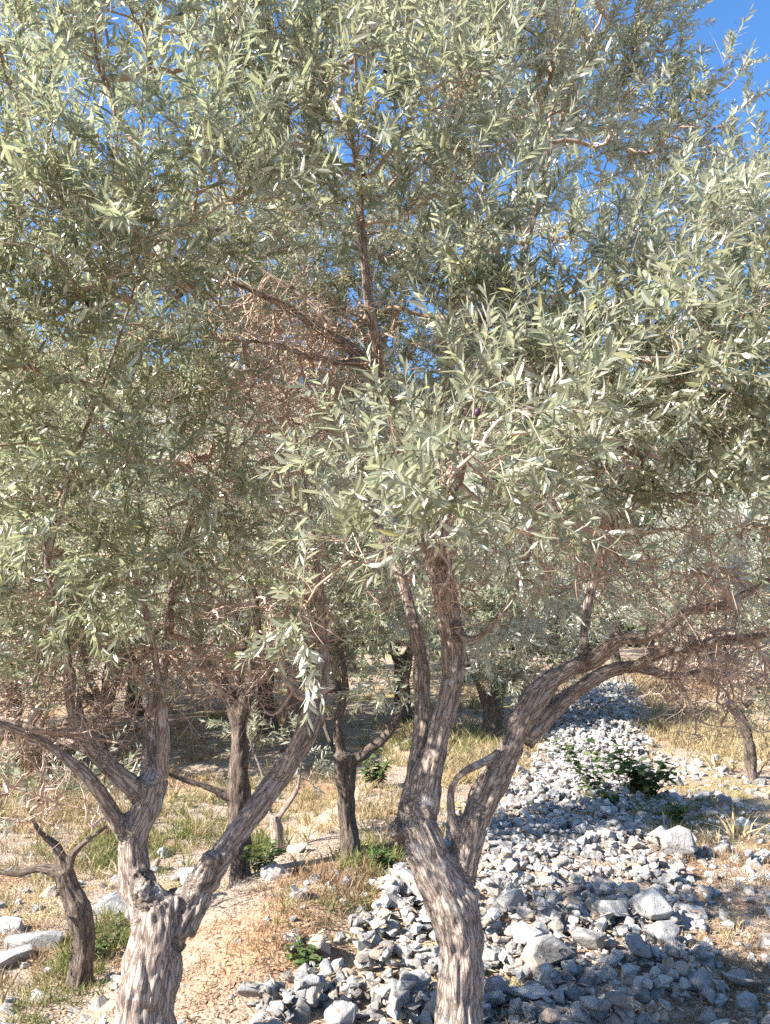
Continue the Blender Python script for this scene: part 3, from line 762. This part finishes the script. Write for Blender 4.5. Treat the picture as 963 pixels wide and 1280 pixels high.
row_tree('slender dark olive tree forking in a Y between the two front trees', [
    ('trunk', None, [(438, 1060, 6.0, 28), (434, 1010, 6.0, 27), (431, 965, 6.0, 30), (430, 940, 6.0, 30)]),
    ('limb', None, [(428, 950, 6.0, 20), (422, 905, 6.0, 14), (432, 860, 6.0, 10), (425, 800, 6.0, 7)]),
    ('limb', None, [(436, 955, 6.0, 18), (460, 938, 6.0, 14), (488, 912, 6.0, 12), (505, 870, 6.0, 10), (515, 810, 6.0, 7)]),
    ('limb', None, [(426, 950, 6.0, 12), (410, 920, 6.1, 8), (400, 870, 6.2, 6)]),
], [(430, 770, 6.0, .35), (500, 740, 6.0, .45), (540, 800, 6.1, .35), (470, 660, 6.2, .5), (420, 700, 6.2, .4), (550, 680, 6.3, .45), (470, 850, 5.9, .2), (400, 830, 6.2, .22), (510, 860, 6.1, .16)],
    [1, .5, .5, .4], 12)

row_tree('small gnarled olive tree with leaning trunk at the far left', [
    ('trunk', None, [(103, 1168, 5.2, 30), (95, 1135, 5.2, 30), (84, 1105, 5.2, 26), (80, 1088, 5.2, 24)]),
    ('limb', None, [(80, 1095, 5.2, 20), (52, 1085, 5.2, 12), (20, 1092, 5.2, 9), (-15, 1085, 5.2, 6)]),
    ('limb', None, [(80, 1090, 5.2, 16), (72, 1060, 5.2, 12), (50, 1040, 5.2, 8), (35, 1010, 5.2, 5)]),
    ('limb', None, [(84, 1095, 5.2, 14), (92, 1068, 5.2, 11), (116, 1046, 5.2, 8), (136, 1032, 5.2, 5)]),
], [(30, 990, 5.2, .28), (90, 985, 5.2, .25), (-20, 1030, 5.2, .3), (130, 1000, 5.3, .15)],
    [1, .3, .3, .3], 13, mat=M_bark_dark, dens=60, bare=ball_pts([(60, 1010, 5.2, .35), (10, 960, 5.3, .4), (110, 990, 5.2, .3), (40, 930, 5.4, .4)], 22))

row_tree('thin young olive with two bare forked stems beyond the slanting limb', [
    ('trunk', None, [(347, 1052, 6.6, 17), (345, 1030, 6.6, 15), (343, 1018, 6.6, 14)]),
    ('limb', None, [(343, 1022, 6.6, 10), (334, 1005, 6.6, 8), (330, 975, 6.6, 6), (318, 940, 6.6, 4)]),
    ('limb', None, [(345, 1025, 6.6, 10), (358, 1008, 6.6, 8), (372, 985, 6.6, 6), (378, 950, 6.6, 4)]),
], [(322, 920, 6.6, .18), (372, 930, 6.7, .2), (385, 965, 6.7, .12)], [1, .4, .4], 14, mat=M_bark, dens=130)

row_tree('olive tree with a black trunk standing farther off beside the stone strip', [
    ('trunk', None, [(616, 925, 12.5, 24), (617, 900, 12.5, 24), (616, 880, 12.5, 26)]),
    ('limb', None, [(612, 885, 12.5, 14), (600, 862, 12.5, 10), (585, 830, 12.5, 6)]),
    ('limb', None, [(620, 885, 12.5, 14), (634, 858, 12.5, 10), (655, 835, 12.5, 6)]),
    ('limb', None, [(616, 885, 12.5, 12), (618, 850, 12.6, 9), (615, 810, 12.6, 6)]),
], [(600, 800, 12.5, .8), (660, 780, 12.5, .8), (630, 730, 12.6, .9), (700, 760, 12.8, .7), (560, 770, 12.6, .7), (640, 840, 12.2, .5), (690, 820, 12.5, .4), (590, 700, 12.8, .8)],
    [1, .4, .4, .4], 15, voxel=.03, leaf=(.11, .03), spacing=.045, dens=110)

row_tree('olive tree with dark bare low branches at the right edge above the straw grass', [
    ('trunk', None, [(938, 935, 9.5, 14), (930, 905, 9.5, 14), (922, 885, 9.5, 13)]),
    ('limb', None, [(922, 890, 9.5, 14), (905, 870, 9.5, 10), (890, 835, 9.5, 7), (880, 800, 9.5, 5)]),
    ('limb', None, [(925, 890, 9.5, 14), (945, 865, 9.5, 11), (962, 830, 9.5, 8), (975, 780, 9.5, 5)]),
], [(890, 760, 9.5, .6), (960, 740, 9.5, .7), (820, 740, 9.8, .6), (1010, 800, 9.4, .6), (960, 860, 9.3, .4), (900, 690, 9.8, .7)],
    [1, .4, .4], 16, voxel=.02, leaf=(.09, .024), spacing=.036, bare=ball_pts([(880, 830, 9.5, .7), (840, 850, 9.5, .5), (930, 830, 9.5, .5)], 60))

# ------------------------------------------------------------------ trees farther back: three kinds, copied
def kind_tree(seed, hgt, leafmat, label):
    rs = np.random.default_rng(seed)
    t = empty('olive_tree', (0, 0, 0)); tag(t, label, 'olive tree', 'olive trees farther back')
    limbs = [('trunk', None, np.array([[0, 0, -.1, .22], [.03, 0, .2, .17], [.08, .02, .6, .15], [.1, .03, hgt * .28, .15]]))]
    tips = []
    for k in range(4):
        a = k * 1.57 + rs.uniform(-.5, .5); rr = rs.uniform(.8, 1.3) * hgt / 3.6
        e = np.array([math.cos(a) * rr, math.sin(a) * rr, hgt * rs.uniform(.62, .8)])
        s = np.array([.1, .03, hgt * .25])
        m = s * .5 + e * .5 + rs.normal(0, .1, 3) + [0, 0, -.05]
        limbs.append(('limb', None, np.array([[*s, .09], [*m, .06], [*e, .025]])))
        tips.append(e)
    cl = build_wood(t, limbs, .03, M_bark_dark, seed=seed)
    nodes, nd = crown_nodes(cl, [1] + [.4] * 4)
    clumps = []
    for e in tips:
        for j in range(3):
            clumps.append((e + rs.normal(0, .38, 3) * [1, 1, .6] * hgt / 3.6, rs.uniform(.4, .7) * hgt / 3.6))
    for j in range(7):
        a = j * .9 + rs.uniform(-.3, .3); q = rs.uniform(1.0, 1.5)
        clumps.append((np.array([math.cos(a) * q, math.sin(a) * q, hgt * rs.uniform(.34, .5)]), rs.uniform(.35, .55)))
    clumps.append((np.array([0, 0, hgt * .85]), .6)); clumps.append((np.array([.3, 0, hgt * .7]), .7))
    grow_crown(t, nodes, nd, clumps, np.array([0, 0, hgt * .6]), leaf_len=.10, leaf_w=.030, spacing=.045, dens=75, lod=1, leafmat=leafmat, rmin=.004, slen=(.2, .5), near_cut=0)
    return t

def copy_tree(o):
    c = o.copy(); COL.objects.link(c)
    for ch in list(o.children):
        d = ch.copy(); COL.objects.link(d); d.parent = c
    return c

kinds = [kind_tree(31, 3.8, M_leaf, 'x'), kind_tree(32, 4.4, M_leaf_y, 'x'), kind_tree(33, 3.4, M_leaf, 'x')]
spots = [ # px, Y, kind, scale, label
    (30, 15.0, 1, 1.15, 'yellowish green olive tree far behind the bent limb of the lower left tree'),
    (370, 14.0, 1, 1.0, 'rounded yellowish olive tree far behind the slender Y-forked tree'),
    (505, 16.0, 0, 1.1, 'grey olive tree far behind the fork of the largest tree'),
    (760, 24.0, 2, 1.1, 'small distant olive tree at the end of the stone strip'),
    (850, 19.0, 0, 1.1, 'distant grey olive tree beyond the straw coloured grass'),
    (700, 30.0, 1, 1.2, 'far yellowish olive tree above the pale soil slope'),
    (1010, 15.0, 2, 1.2, 'olive tree beyond the right edge grass, behind the dark bare branches'),
    (30, 18.0, 0, 1.2, 'far grey olive tree on the left slope, above the small gnarled tree'),
    (160, 22.0, 2, 1.2, 'far olive tree on the left slope seen between two limbs'),
    (300, 26.0, 0, 1.3, 'far olive tree on the slope, right behind the dark trunk'),
    (440, 27.0, 2, 1.3, 'far olive tree on the slope, above the slender Y-forked tree'),
    (590, 33.0, 0, 1.3, 'far olive tree on the slope behind the black trunked tree'),
    (140, 13.0, 0, 1.0, 'grey olive tree filling the gap between the two left limbs'),
    (345, 15.5, 2, 1.1, 'low olive tree behind the thin young olive stems'),
    (185, 17.0, 2, 1.15, 'low crowned olive tree behind the gap left of the dark trunk'),
    (-30, 13.0, 1, 1.1, 'yellowish olive tree at the left edge above the small gnarled tree'),
    (420, 20.0, 0, 1.2, 'low crowned grey olive tree behind the slender Y forked tree'),
    (560, 22.0, 2, 1.1, 'low crowned olive tree seen between the largest tree and the black trunk'),
    (800, 34.0, 0, 1.3, 'far low crowned olive tree right above the end of the stone strip'),
    (900, 31.0, 1, 1.2, 'farthest yellowish olive tree on the right slope'),
]
used = set()
for i, (px, Y, k, sc, lab) in enumerate(spots):
    o = kinds[k] if k not in used else copy_tree(kinds[k])
    used.add(k)
    x = (px - CX) / F * Y * 1.02
    o.location = (x, Y, float(h(x, Y)))
    o.rotation_euler = (0, 0, rng.uniform(0, 6.28)); o.scale = (sc, sc, sc * rng.uniform(.92, 1.08))
    o['label'] = lab

# ------------------------------------------------------------------ stones
def stone_mesh(seed, bevel=True):
    rs = np.random.default_rng(seed)
    bm = bmesh.new()
    dims = np.array([1, rs.uniform(.65, .95), rs.uniform(.45, .8)])
    for _ in range(rs.integers(11, 18)):
        v = nrm(rs.normal(0, 1, 3)); v = np.sign(v) * np.abs(v) ** .75
        bm.verts.new(Vector(v * dims * rs.uniform(.85, 1.05)))
    res = bmesh.ops.convex_hull(bm, input=bm.verts)
    dead = [e for e in res['geom_interior'] + res['geom_unused'] if isinstance(e, bmesh.types.BMVert)]
    if dead: bmesh.ops.delete(bm, geom=list(set(dead)), context='VERTS')
    bmesh.ops.dissolve_limit(bm, angle_limit=.25, verts=bm.verts, edges=bm.edges)
    if bevel:
        bmesh.ops.bevel(bm, geom=list(bm.edges), offset=.07, segments=2, profile=.6, affect='EDGES')
    bmesh.ops.triangulate(bm, faces=bm.faces)
    bmesh.ops.recalc_face_normals(bm, faces=bm.faces)
    V = np.array([v.co[:] for v in bm.verts]); Fa = np.array([[v.index for v in f.verts] for f in bm.faces]) if False else None
    bm.verts.index_update()
    Fa = np.array([[v.index for v in f.verts] for f in bm.faces])
    bm.free()
    V = V / np.abs(V).max()
    return V, Fa

shapes = [stone_mesh(100 + i) for i in range(18)]
shapes_lo = [stone_mesh(100 + i, False) for i in range(18)]
stone_me = []
for V, Fa in shapes:
    me = mesh_np('rubble_stone', V, [Fa], False); me.materials.append(M_stone); stone_me.append(me)

GX0, GY0, CELL = -6.0, 1.0, .025
GW, GH = int(14 / CELL), int(24 / CELL)
gx = GX0 + np.arange(GW) * CELL; gy = GY0 + np.arange(GH) * CELL
HM = h(*np.meshgrid(gx, gy))
TRUNKS = [(0.33, 3.35, .16), (-1.0, 3.25, .18)]

def drop_stone(x, y, r, sink=.25, flat=.62):
    i0 = int((x - r - GX0) / CELL); i1 = int((x + r - GX0) / CELL) + 1; j0 = int((y - r - GY0) / CELL); j1 = int((y + r - GY0) / CELL) + 1
    if i0 < 0 or j0 < 0 or i1 >= GW or j1 >= GH: return None
    pat = HM[j0:j1, i0:i1]
    d2 = ((gx[None, i0:i1] - x) ** 2 + (gy[j0:j1, None] - y) ** 2) / r ** 2
    m = d2 < 1
    if m.sum() < 1: base = pat.max(); 
    else: base = np.quantile(pat[m], .55)
    zc = base + r * flat * (1 - sink * 2)
    top = zc + r * flat * np.sqrt(np.clip(1 - d2, 0, 1)) * .9
    pat[m] = np.maximum(pat[m], top[m])
    return zc

cand = []   # x,y,z,r,shape,euler
def try_stone(x, y, r, sink=.25):
    for tx, ty, tr in TRUNKS:
        if (x - tx) ** 2 + (y - ty) ** 2 < (tr + r * .7) ** 2: return
    z = drop_stone(x, y, r, sink)
    if z is None: return
    cand.append((x, y, z, r, int(rng.integers(18)), (rng.normal(0, .3), rng.normal(0, .3), rng.uniform(0, 6.28))))

n = 0
while n < 8500:
    y = 2.2 + (rng.random() ** 1.25) * 20
    le = -0.7 + (y - 3.5) * .33; x = rng.uniform(le, le + 2.3)
    if rng.random() > float(heap_mask(x, y)): continue
    big = rng.random()
    r = float(np.clip(rng.lognormal(math.log(.034), .36), .014, .068))
    if y > 7: r = max(r, .032)
    if y > 12: r = max(r, .05)
    try_stone(x, y, r); n += 1
# loose stones off the heap
for _ in range(800):
    y = rng.uniform(2.8, 12); x = 1.3 + (y - 3.5) * .3 + abs(rng.normal(0, .9))
    try_stone(x, y, float(np.clip(rng.lognormal(math.log(.035), .45), .015, .1)), .35)
for _ in range(260):
    y = rng.uniform(3.0, 9); x = -.45 + (y - 3.5) * .3 - abs(rng.normal(0, .35))
    try_stone(x, y, float(np.clip(rng.lognormal(math.log(.03), .45), .014, .08)), .35)
for _ in range(260):
    y = rng.uniform(3.6, 9); x = rng.uniform(-4.5, -1.2)
    try_stone(x, y, float(np.clip(rng.lognormal(math.log(.035), .5), .015, .1)), .4)

# stones picked out by eye: pixel, width px, label
special = [
    (800, 1198, 46, 'blocky pale stone low in the middle of the heap with its flat top lit'),
    (834, 1176, 30, 'small bright wedge shaped stone right beside the blocky pale stone'),
    (738, 1178, 40, 'bluish grey stone left of the blocky pale stone'),
    (760, 1112, 34, 'pointed pale stone standing up in the middle of the heap'),
    (815, 1145, 46, 'rounded dark grey stone above the bright wedge shaped stone'),
    (765, 1152, 40, 'grey stone just below the pointed pale stone'),
    (850, 1058, 44, 'broad white boulder at the right side of the heap'),
    (520, 1112, 46, 'long white flat stone at the left foot of the largest trunk'),
    (660, 1182, 42, 'broad flat grey stone right of the largest trunk'),
    (690, 1205, 50, 'large bluish stone low on the heap between the trunk and the blocky stone'),
    (322, 1246, 44, 'bluish slab of stone at the bottom between the two front trunks'),
    (398, 1190, 34, 'grey green weathered stone at the foot of the soil bank'),
    (640, 1140, 34, 'pale stone half way up the heap, close to the right of the trunk'),
    (660, 1250, 46, 'grey stone at the bottom edge right of the largest trunk'),
    (480, 1262, 40, 'grey stone at the bottom edge left of the largest trunk'),
    (930, 1225, 44, 'pale stone at the lower right corner among brown litter'),
]
named = []
for px, py, w, lab in special:
    p = ground_pt(px, py + w * .25)
    r = .5 * w / F * np.linalg.norm(p - CAM)
    z = drop_stone(p[0], p[1], r, .15, .6)
    if z is None: z = p[2]
    named.append((p[0], p[1], z, r, lab))

cand_a = np.array([(c[0], c[1], c[2], c[3]) for c in cand])
px_, py_, pz_ = project(cand_a[:, :3])
inview = (px_ > 5) & (px_ < 958) & (py_ < 1275) & (py_ > 600)
score = np.where(inview, cand_a[:, 3] / pz_, -1)
# roughly hidden ones (deep in the pile) do not count: compare with the pile height above them
hid = np.array([HM[min(GH - 1, int((y - GY0) / CELL)), min(GW - 1, int((x - GX0) / CELL))] - (z + r * .62) for x, y, z, r in cand_a])
score = np.where(hid > .5 * cand_a[:, 3], score * .25, score)
order = np.argsort(-score)
top = set(order[:280].tolist())
bigV, bigF, off = [], [], 0
from mathutils import Euler
for k, (x, y, z, r, sh, eu) in enumerate(cand):
    if k in top:
        o = bpy.data.objects.new('rubble_stone', stone_me[sh]); COL.objects.link(o)
        o.location = (x, y, z); o.rotation_euler = eu; o.scale = (r, r, r)
        on_heap = float(heap_mask(x, y)) > .35
        if on_heap:
            if y < 4.3: lab, gr = 'grey limestone stone in the near part of the heap around the largest trunk', 'near stones of the rubble heap'
            elif y < 6.5: lab, gr = 'grey limestone stone in the middle of the heap behind the largest trunk', 'middle stones of the rubble heap'
            else: lab, gr = 'pale limestone stone in the far narrowing part of the heap', 'far stones of the rubble heap'
        elif x > 0.5: lab, gr = 'loose grey stone on the brown littered soil to the right of the heap', 'loose stones right of the heap'
        elif x > float(ridge_x(y)): lab, gr = 'loose grey stone on the soil bank between the two front trees', 'loose stones on the soil bank'
        else: lab, gr = 'loose pale stone on the lower ground left of the soil bank', 'loose stones on the lower ground'
        tag(o, lab, 'stone', gr)
    else:
        V, Fa = shapes_lo[sh]
        R = np.array(Euler(eu).to_matrix())
        bigV.append(V @ R.T * r + [x, y, z]); bigF.append(Fa + off); off += len(V)
o = link('stone_rubble', mesh_np('stone_rubble', np.concatenate(bigV), [np.concatenate(bigF)], False), M_stone)
tag(o, 'small grey limestone rubble filling the heap and scattered on the soil', 'rubble', kind='stuff')
for i, (x, y, z, r, lab) in enumerate(named):
    me = stone_me[(i * 5 + 3) % 18]
    o = bpy.data.objects.new('rubble_stone', me); COL.objects.link(o)
    o.location = (x, y, z); o.scale = (r, r * .9, r * rng.uniform(.75, .95)); o.rotation_euler = (rng.normal(0, .2), rng.normal(0, .2), rng.uniform(0, 6.28))
    tag(o, lab, 'stone', 'picked out stones of the heap')

# boulders of the low wall at the left
for i, (px, py, w, lab) in enumerate([
    (45, 1162, 62, 'bright white boulder at the left edge beside the small gnarled tree'),
    (12, 1190, 52, 'rounded boulder at the left edge, below the bright white one'),
    (15, 1150, 40, 'brownish boulder at the left edge, above and left of the bright white one'),
    (142, 1125, 46, 'pale boulder between the small gnarled tree and the thick sawn trunk'),
    (240, 1085, 60, 'flat pale boulder in the gap between the two limbs of the lower left tree'),
    (372, 1050, 44, 'pale boulder beside the thin young olive stems'),
    (345, 1085, 40, 'grey stone on the far side of the soil bank')]):
    p = ground_pt(px, py + w * .3); r = .5 * w / F * np.linalg.norm(p - CAM)
    V, Fa = shapes[(i * 7 + 2) % 18]
    o = link('boulder', mesh_np('boulder', V, [Fa], False), M_stone)
    o.location = (p[0], p[1], p[2] + r * .08); o.scale = (r, r * .8, r * .75); o.rotation_euler = (.1 * i, -.1, i * 1.1)
    tag(o, lab, 'boulder', 'boulders on the lower ground at left')

# ------------------------------------------------------------------ grasses, litter, weeds
def tuft_blades(cent, n, hgt, spread, lean=.5, width=.004):
    """cent (T,3) -> blade mesh arrays"""
    T = len(cent)
    b = np.repeat(cent, n, 0); M = len(b)
    b = b + np.concatenate([rng.normal(0, spread, (M, 2)), np.zeros((M, 1))], 1)
    hh = np.repeat(hgt, n) * rng.uniform(.5, 1.1, M)
    ld = np.concatenate([rng.normal(0, lean, (M, 2)), np.ones((M, 1))], 1); ld = nrm(ld)
    dr = np.concatenate([ld[:, :2] * 1.2, -np.abs(rng.normal(.2, .25, (M, 1)))], 1)
    side = nrm(np.cross(ld, rng.normal(0, 1, (M, 3))))
    p0 = b; p1 = b + ld * (hh * .55)[:, None]; p2 = b + ld * hh[:, None] + dr * (hh * .3)[:, None]
    w = width * rng.uniform(.6, 1.4, M)[:, None]
    V = np.stack([p0 - side * w * .5, p0 + side * w * .5, p1 - side * w * .45, p1 + side * w * .45, p2], 1)
    off = (np.arange(M) * 5)[:, None, None]
    q = (np.array([[0, 1, 3, 2]])[None] + off).reshape(-1, 4); t = (np.array([[2, 3, 4]])[None] + off).reshape(-1, 3)
    return V.reshape(-1, 3), q, t

def grass(name, label, regions, mat):
    """regions: (px,py,spread_x,spread_y (m), tufts, height, blades, width)"""
    Vs, Qs, Ts, off = [], [], [], 0
    for px, py, sx, sy, T, hg, n, wd in regions:
        c = ground_pt(px, py)
        x = c[0] + rng.normal(0, sx, T); y = c[1] + rng.normal(0, sy, T)
        keep = (y > 2.9) & (rng.random(T) > np.asarray(heap_mask(x, y)) * .85)
        x, y = x[keep], y[keep]
        if len(x) == 0: continue
        z = h(x, y)
        V, q, t = tuft_blades(np.stack([x, y, z], 1), n, hg * rng.uniform(.6, 1.3, len(x)), .03, .45, wd)
        Vs.append(V); Qs.append(q + off); Ts.append(t + off); off += len(V)
    o = link(name, mesh_np(name, np.concatenate(Vs), [np.concatenate(Qs), np.concatenate(Ts)], False), mat)
    tag(o, label, 'grass', kind='stuff')
    return o

grass('dry_grass', 'straw coloured dry grass in patches over the grove floor', [
    (855, 915, .6, 1.0, 260, .22, 18, .009), (920, 920, .6, .9, 140, .20, 18, .009), (900, 1000, .8, .8, 90, .12, 12, .006), (590, 950, .6, 1.2, 240, .25, 20, .009),
    (120, 1080, .5, .8, 140, .14, 14, .006), (250, 1060, .6, .8, 110, .10, 12, .005), (400, 1000, .5, 1.0, 150, .18, 16, .007), (480, 1020, .4, .6, 110, .16, 14, .007),
    (60, 1230, .3, .3, 60, .10, 10, .004), (760, 1270, .25, .2, 50, .06, 9, .003), (930, 1180, .4, .5, 80, .07, 10, .004), (800, 1035, .2, .3, 40, .14, 12, .005),
    (700, 860, 3, 4, 500, .35, 16, .016), (250, 960, 3, 4, 420, .22, 14, .012), (950, 880, 3, 3, 400, .3, 16, .014), (60, 1000, 1.5, 2.0, 500, .25, 16, .009),
], M_dry)
grass('brown_grass', 'dead brown grass and brush lying on the soil bank and under the trees', [
    (425, 1105, .26, .5, 110, .11, 14, .004), (470, 1085, .2, .45, 60, .12, 12, .004), (390, 1140, .25, .35, 60, .07, 10, .003), (330, 1165, .25, .25, 60, .06, 14, .003), (300, 1210, .3, .2, 60, .05, 12, .003),
    (745, 1260, .2, .15, 110, .07, 14, .003), (880, 1190, .4, .4, 150, .07, 14, .004), (840, 1225, .25, .2, 90, .06, 12, .003), (900, 1260, .3, .2, 60, .06, 12, .003), (930, 1080, .4, .6, 120, .1, 14, .005), (60, 1180, .3, .4, 80, .12, 14, .005),
    (900, 860, 1.2, 1.5, 250, .45, 14, .012), (30, 970, 1.0, 1.2, 250, .4, 14, .010)], M_brown)
grass('green_grass', 'green grass and low weeds in tufts between trees and stones', [
    (130, 1180, .18, .35, 90, .13, 16, .006), (60, 1250, .2, .25, 60, .09, 14, .005), (250, 1035, .5, .8, 130, .13, 14, .007), (150, 1060, .4, .6, 120, .18, 16, .008),
    (465, 1070, .15, .3, 60, .14, 16, .007), (470, 1130, .12, .2, 30, .09, 12, .005), (420, 1140, .2, .25, 50, .08, 12, .004), (320, 1065, .15, .25, 60, .2, 16, .008), (550, 925, .6, 1.0, 120, .25, 16, .010),
    (840, 1020, .5, .5, 130, .10, 14, .005), (770, 1005, .3, .4, 110, .18, 18, .007), (200, 1165, .15, .25, 50, .14, 14, .006), (790, 1255, .2, .2, 20, .05, 8, .004), (880, 1235, .2, .2, 18, .05, 8, .004), (350, 1205, .15, .15, 20, .06, 8, .004)], M_green)

# fallen leaves
nlit = 36000
yl = 2.8 + rng.random(nlit) ** 1.6 * 9; xl = rng.uniform(-1, 1, nlit) * (yl * .62 + .3)
keep = rng.random(nlit) > np.asarray(heap_mask(xl, yl)) * .5
xl, yl = xl[keep], yl[keep]
zi = HM[np.clip(((yl - GY0) / CELL).astype(int), 0, GH - 1), np.clip(((xl - GX0) / CELL).astype(int), 0, GW - 1)]
base = np.stack([xl, yl, np.minimum(zi, h(xl, yl) + .12) + .006], 1)
d = np.concatenate([rng.normal(0, 1, (len(base), 2)), rng.normal(0, .2, (len(base), 1))], 1)
nn = np.concatenate([rng.normal(0, .4, (len(base), 2)), np.ones((len(base), 1))], 1)
o = link('leaf_litter', leaves_mesh('leaf_litter', base, d, nn, rng.uniform(.03, .06, len(base)), rng.uniform(.008, .016, len(base)), lod=1), M_litter)
tag(o, 'fallen dry olive leaves scattered over soil and stones', 'leaf litter', kind='stuff')

def weed(px, py, hgt, nst, label, leaf=.11, seed=0, cat='plant', name='leafy_weed', width=.5):
    rs = np.random.default_rng(seed)
    p = ground_pt(px, py)
    t = empty(name, p); tag(t, label, cat)
    st, B, D, Nn = [], [], [], []
    for k in range(nst):
        a = rs.uniform(0, 6.28); ln = hgt * rs.uniform(.6, 1.1); r0 = rs.uniform(.0, .06)
        dirv = nrm(np.array([math.cos(a) * rs.uniform(.1, .6), math.sin(a) * rs.uniform(.1, .6), 1]))
        b = np.array([math.cos(a) * r0, math.sin(a) * r0, 0])
        pts = np.stack([b + dirv * ln * q + np.array([math.cos(a), math.sin(a), 0]) * .15 * ln * q * q for q in (0, .33, .67, 1)])
        st.append(pts)
        for q in np.linspace(.25, 1, 8):
            pp = b + dirv * ln * q + np.array([math.cos(a), math.sin(a), 0]) * .15 * ln * q * q
            for j in range(3):
                aa = rs.uniform(0, 6.28)
                B.append(pp); D.append([math.cos(aa), math.sin(aa), rs.uniform(-.35, .35)]); Nn.append([0, 0, 1] + rs.normal(0, .3, 3))
    B, D, Nn = np.array(B), np.array(D), np.array(Nn)
    Ln = leaf * rs.uniform(.6, 1.2, len(B))
    link('leaves', leaves_mesh('leaves', B, D, Nn, Ln, Ln * width, lod=0), M_weed, t)
    V, q = poly_tubes(np.array(st), np.tile(np.array([.006, .005, .004, .002]), (nst, 1)), 5)
    link('stem', mesh_np('stem', V, [q], True), M_shoot, t)
    return t

weed(747, 1000, .62, 6, 'upright leafy green weed at the right edge of the stone strip', .11, 1)
weed(812, 1000, .52, 8, 'spreading dark green weed with broad leaves, right of the upright one', .15, 2)
weed(785, 1000, .55, 6, 'thin green sprig between the two broad leaved weeds', .10, 3)
weed(760, 1012, .16, 9, 'low dark bushy weed in front of the upright leafy one', .08, 4)
weed(845, 1028, .14, 8, 'low dark weed in the shade right of the stone strip', .07, 5)
weed(470, 985, .40, 10, 'dark green bush behind the fork of the largest tree', .09, 6, 'bush', 'low_bush')
weed(478, 1090, .20, 8, 'small green bush left of the largest trunk beside the brown brush', .06, 7, 'bush', 'low_bush')
weed(118, 1200, .22, 6, 'small green weed on the lower ground left of the thick sawn trunk', .05, 8)
weed(385, 1215, .14, 7, 'grey green low herb at the foot of the soil bank', .05, 9)
weed(325, 1095, .3, 6, 'green upright weed behind the slanting limb', .07, 10)

# scrub on the far valley sides
ns = 900
th = rng.uniform(-.75, .75, ns); dd = 38 + rng.random(ns) ** 1.3 * 240
x = np.sin(th) * dd; y = np.cos(th) * dd; z = h(x, y)
sz = rng.uniform(.8, 2.2, ns)
B = np.repeat(np.stack([x, y, z], 1), 70, 0); s_ = np.repeat(sz, 70)
v = nrm(rng.normal(0, 1, (len(B), 3))) * (rng.random(len(B)) ** .33)[:, None]; v[:, 2] = np.abs(v[:, 2]) * .9
B = B + v * s_[:, None]
o = link('hillside_scrub', leaves_mesh('hillside_scrub', B, v + rng.normal(0, .6, v.shape), rng.normal(0, 1, v.shape), s_ * .5, s_ * .28, lod=1), M_scrub)
tag(o, 'dark evergreen scrub dotting the far valley sides', 'scrub', kind='stuff')

# ------------------------------------------------------------------ light, sky, camera
S = np.array([-.74, -.34, .58]); S /= np.linalg.norm(S)
sun = bpy.data.lights.new('sun', 'SUN'); sun.energy = 3.2; sun.angle = math.radians(.5); sun.color = (1.0, .95, .87)
so = bpy.data.objects.new('sun', sun); COL.objects.link(so)
so.rotation_euler = Vector(S).to_track_quat('Z', 'Y').to_euler()
so.location = (0, 0, 30)

w = bpy.data.worlds.new('World'); scene.world = w; w.use_nodes = True
nt = w.node_tree; bg = nt.nodes['Background']
sky = nt.nodes.new('ShaderNodeTexSky'); sky.sky_type = 'NISHITA'; sky.sun_disc = False
sky.sun_elevation = math.asin(S[2]); sky.sun_rotation = math.atan2(S[0], S[1])
sky.air_density = 1.0; sky.dust_density = 1.3; sky.ozone_density = 3.0; sky.altitude = 1200
hs = nt.nodes.new('ShaderNodeHueSaturation'); hs.inputs['Saturation'].default_value = 1.18
nt.links.new(sky.outputs[0], hs.inputs['Color']); nt.links.new(hs.outputs[0], bg.inputs['Color']); bg.inputs['Strength'].default_value = 0.076

cam = bpy.data.cameras.new('camera'); co = bpy.data.objects.new('camera', cam); COL.objects.link(co)
co.location = CAM; co.rotation_euler = (math.pi / 2 + PITCH, 0, 0)
cam.sensor_fit = 'VERTICAL'; cam.sensor_height = 24; cam.lens = 24 * F / 1280; cam.clip_start = .05; cam.clip_end = 3000
scene.camera = co

scene.view_settings.view_transform = 'Standard'; scene.view_settings.look = 'None'
scene.view_settings.exposure = 2.32; scene.view_settings.gamma = 1
scene.view_settings.use_curve_mapping = False
scene.cycles.max_bounces = 12; scene.cycles.diffuse_bounces = 8; scene.cycles.transmission_bounces = 3
scene.cycles.caustics_reflective = False; scene.cycles.caustics_refractive = False
scene.cycles.use_denoising = False
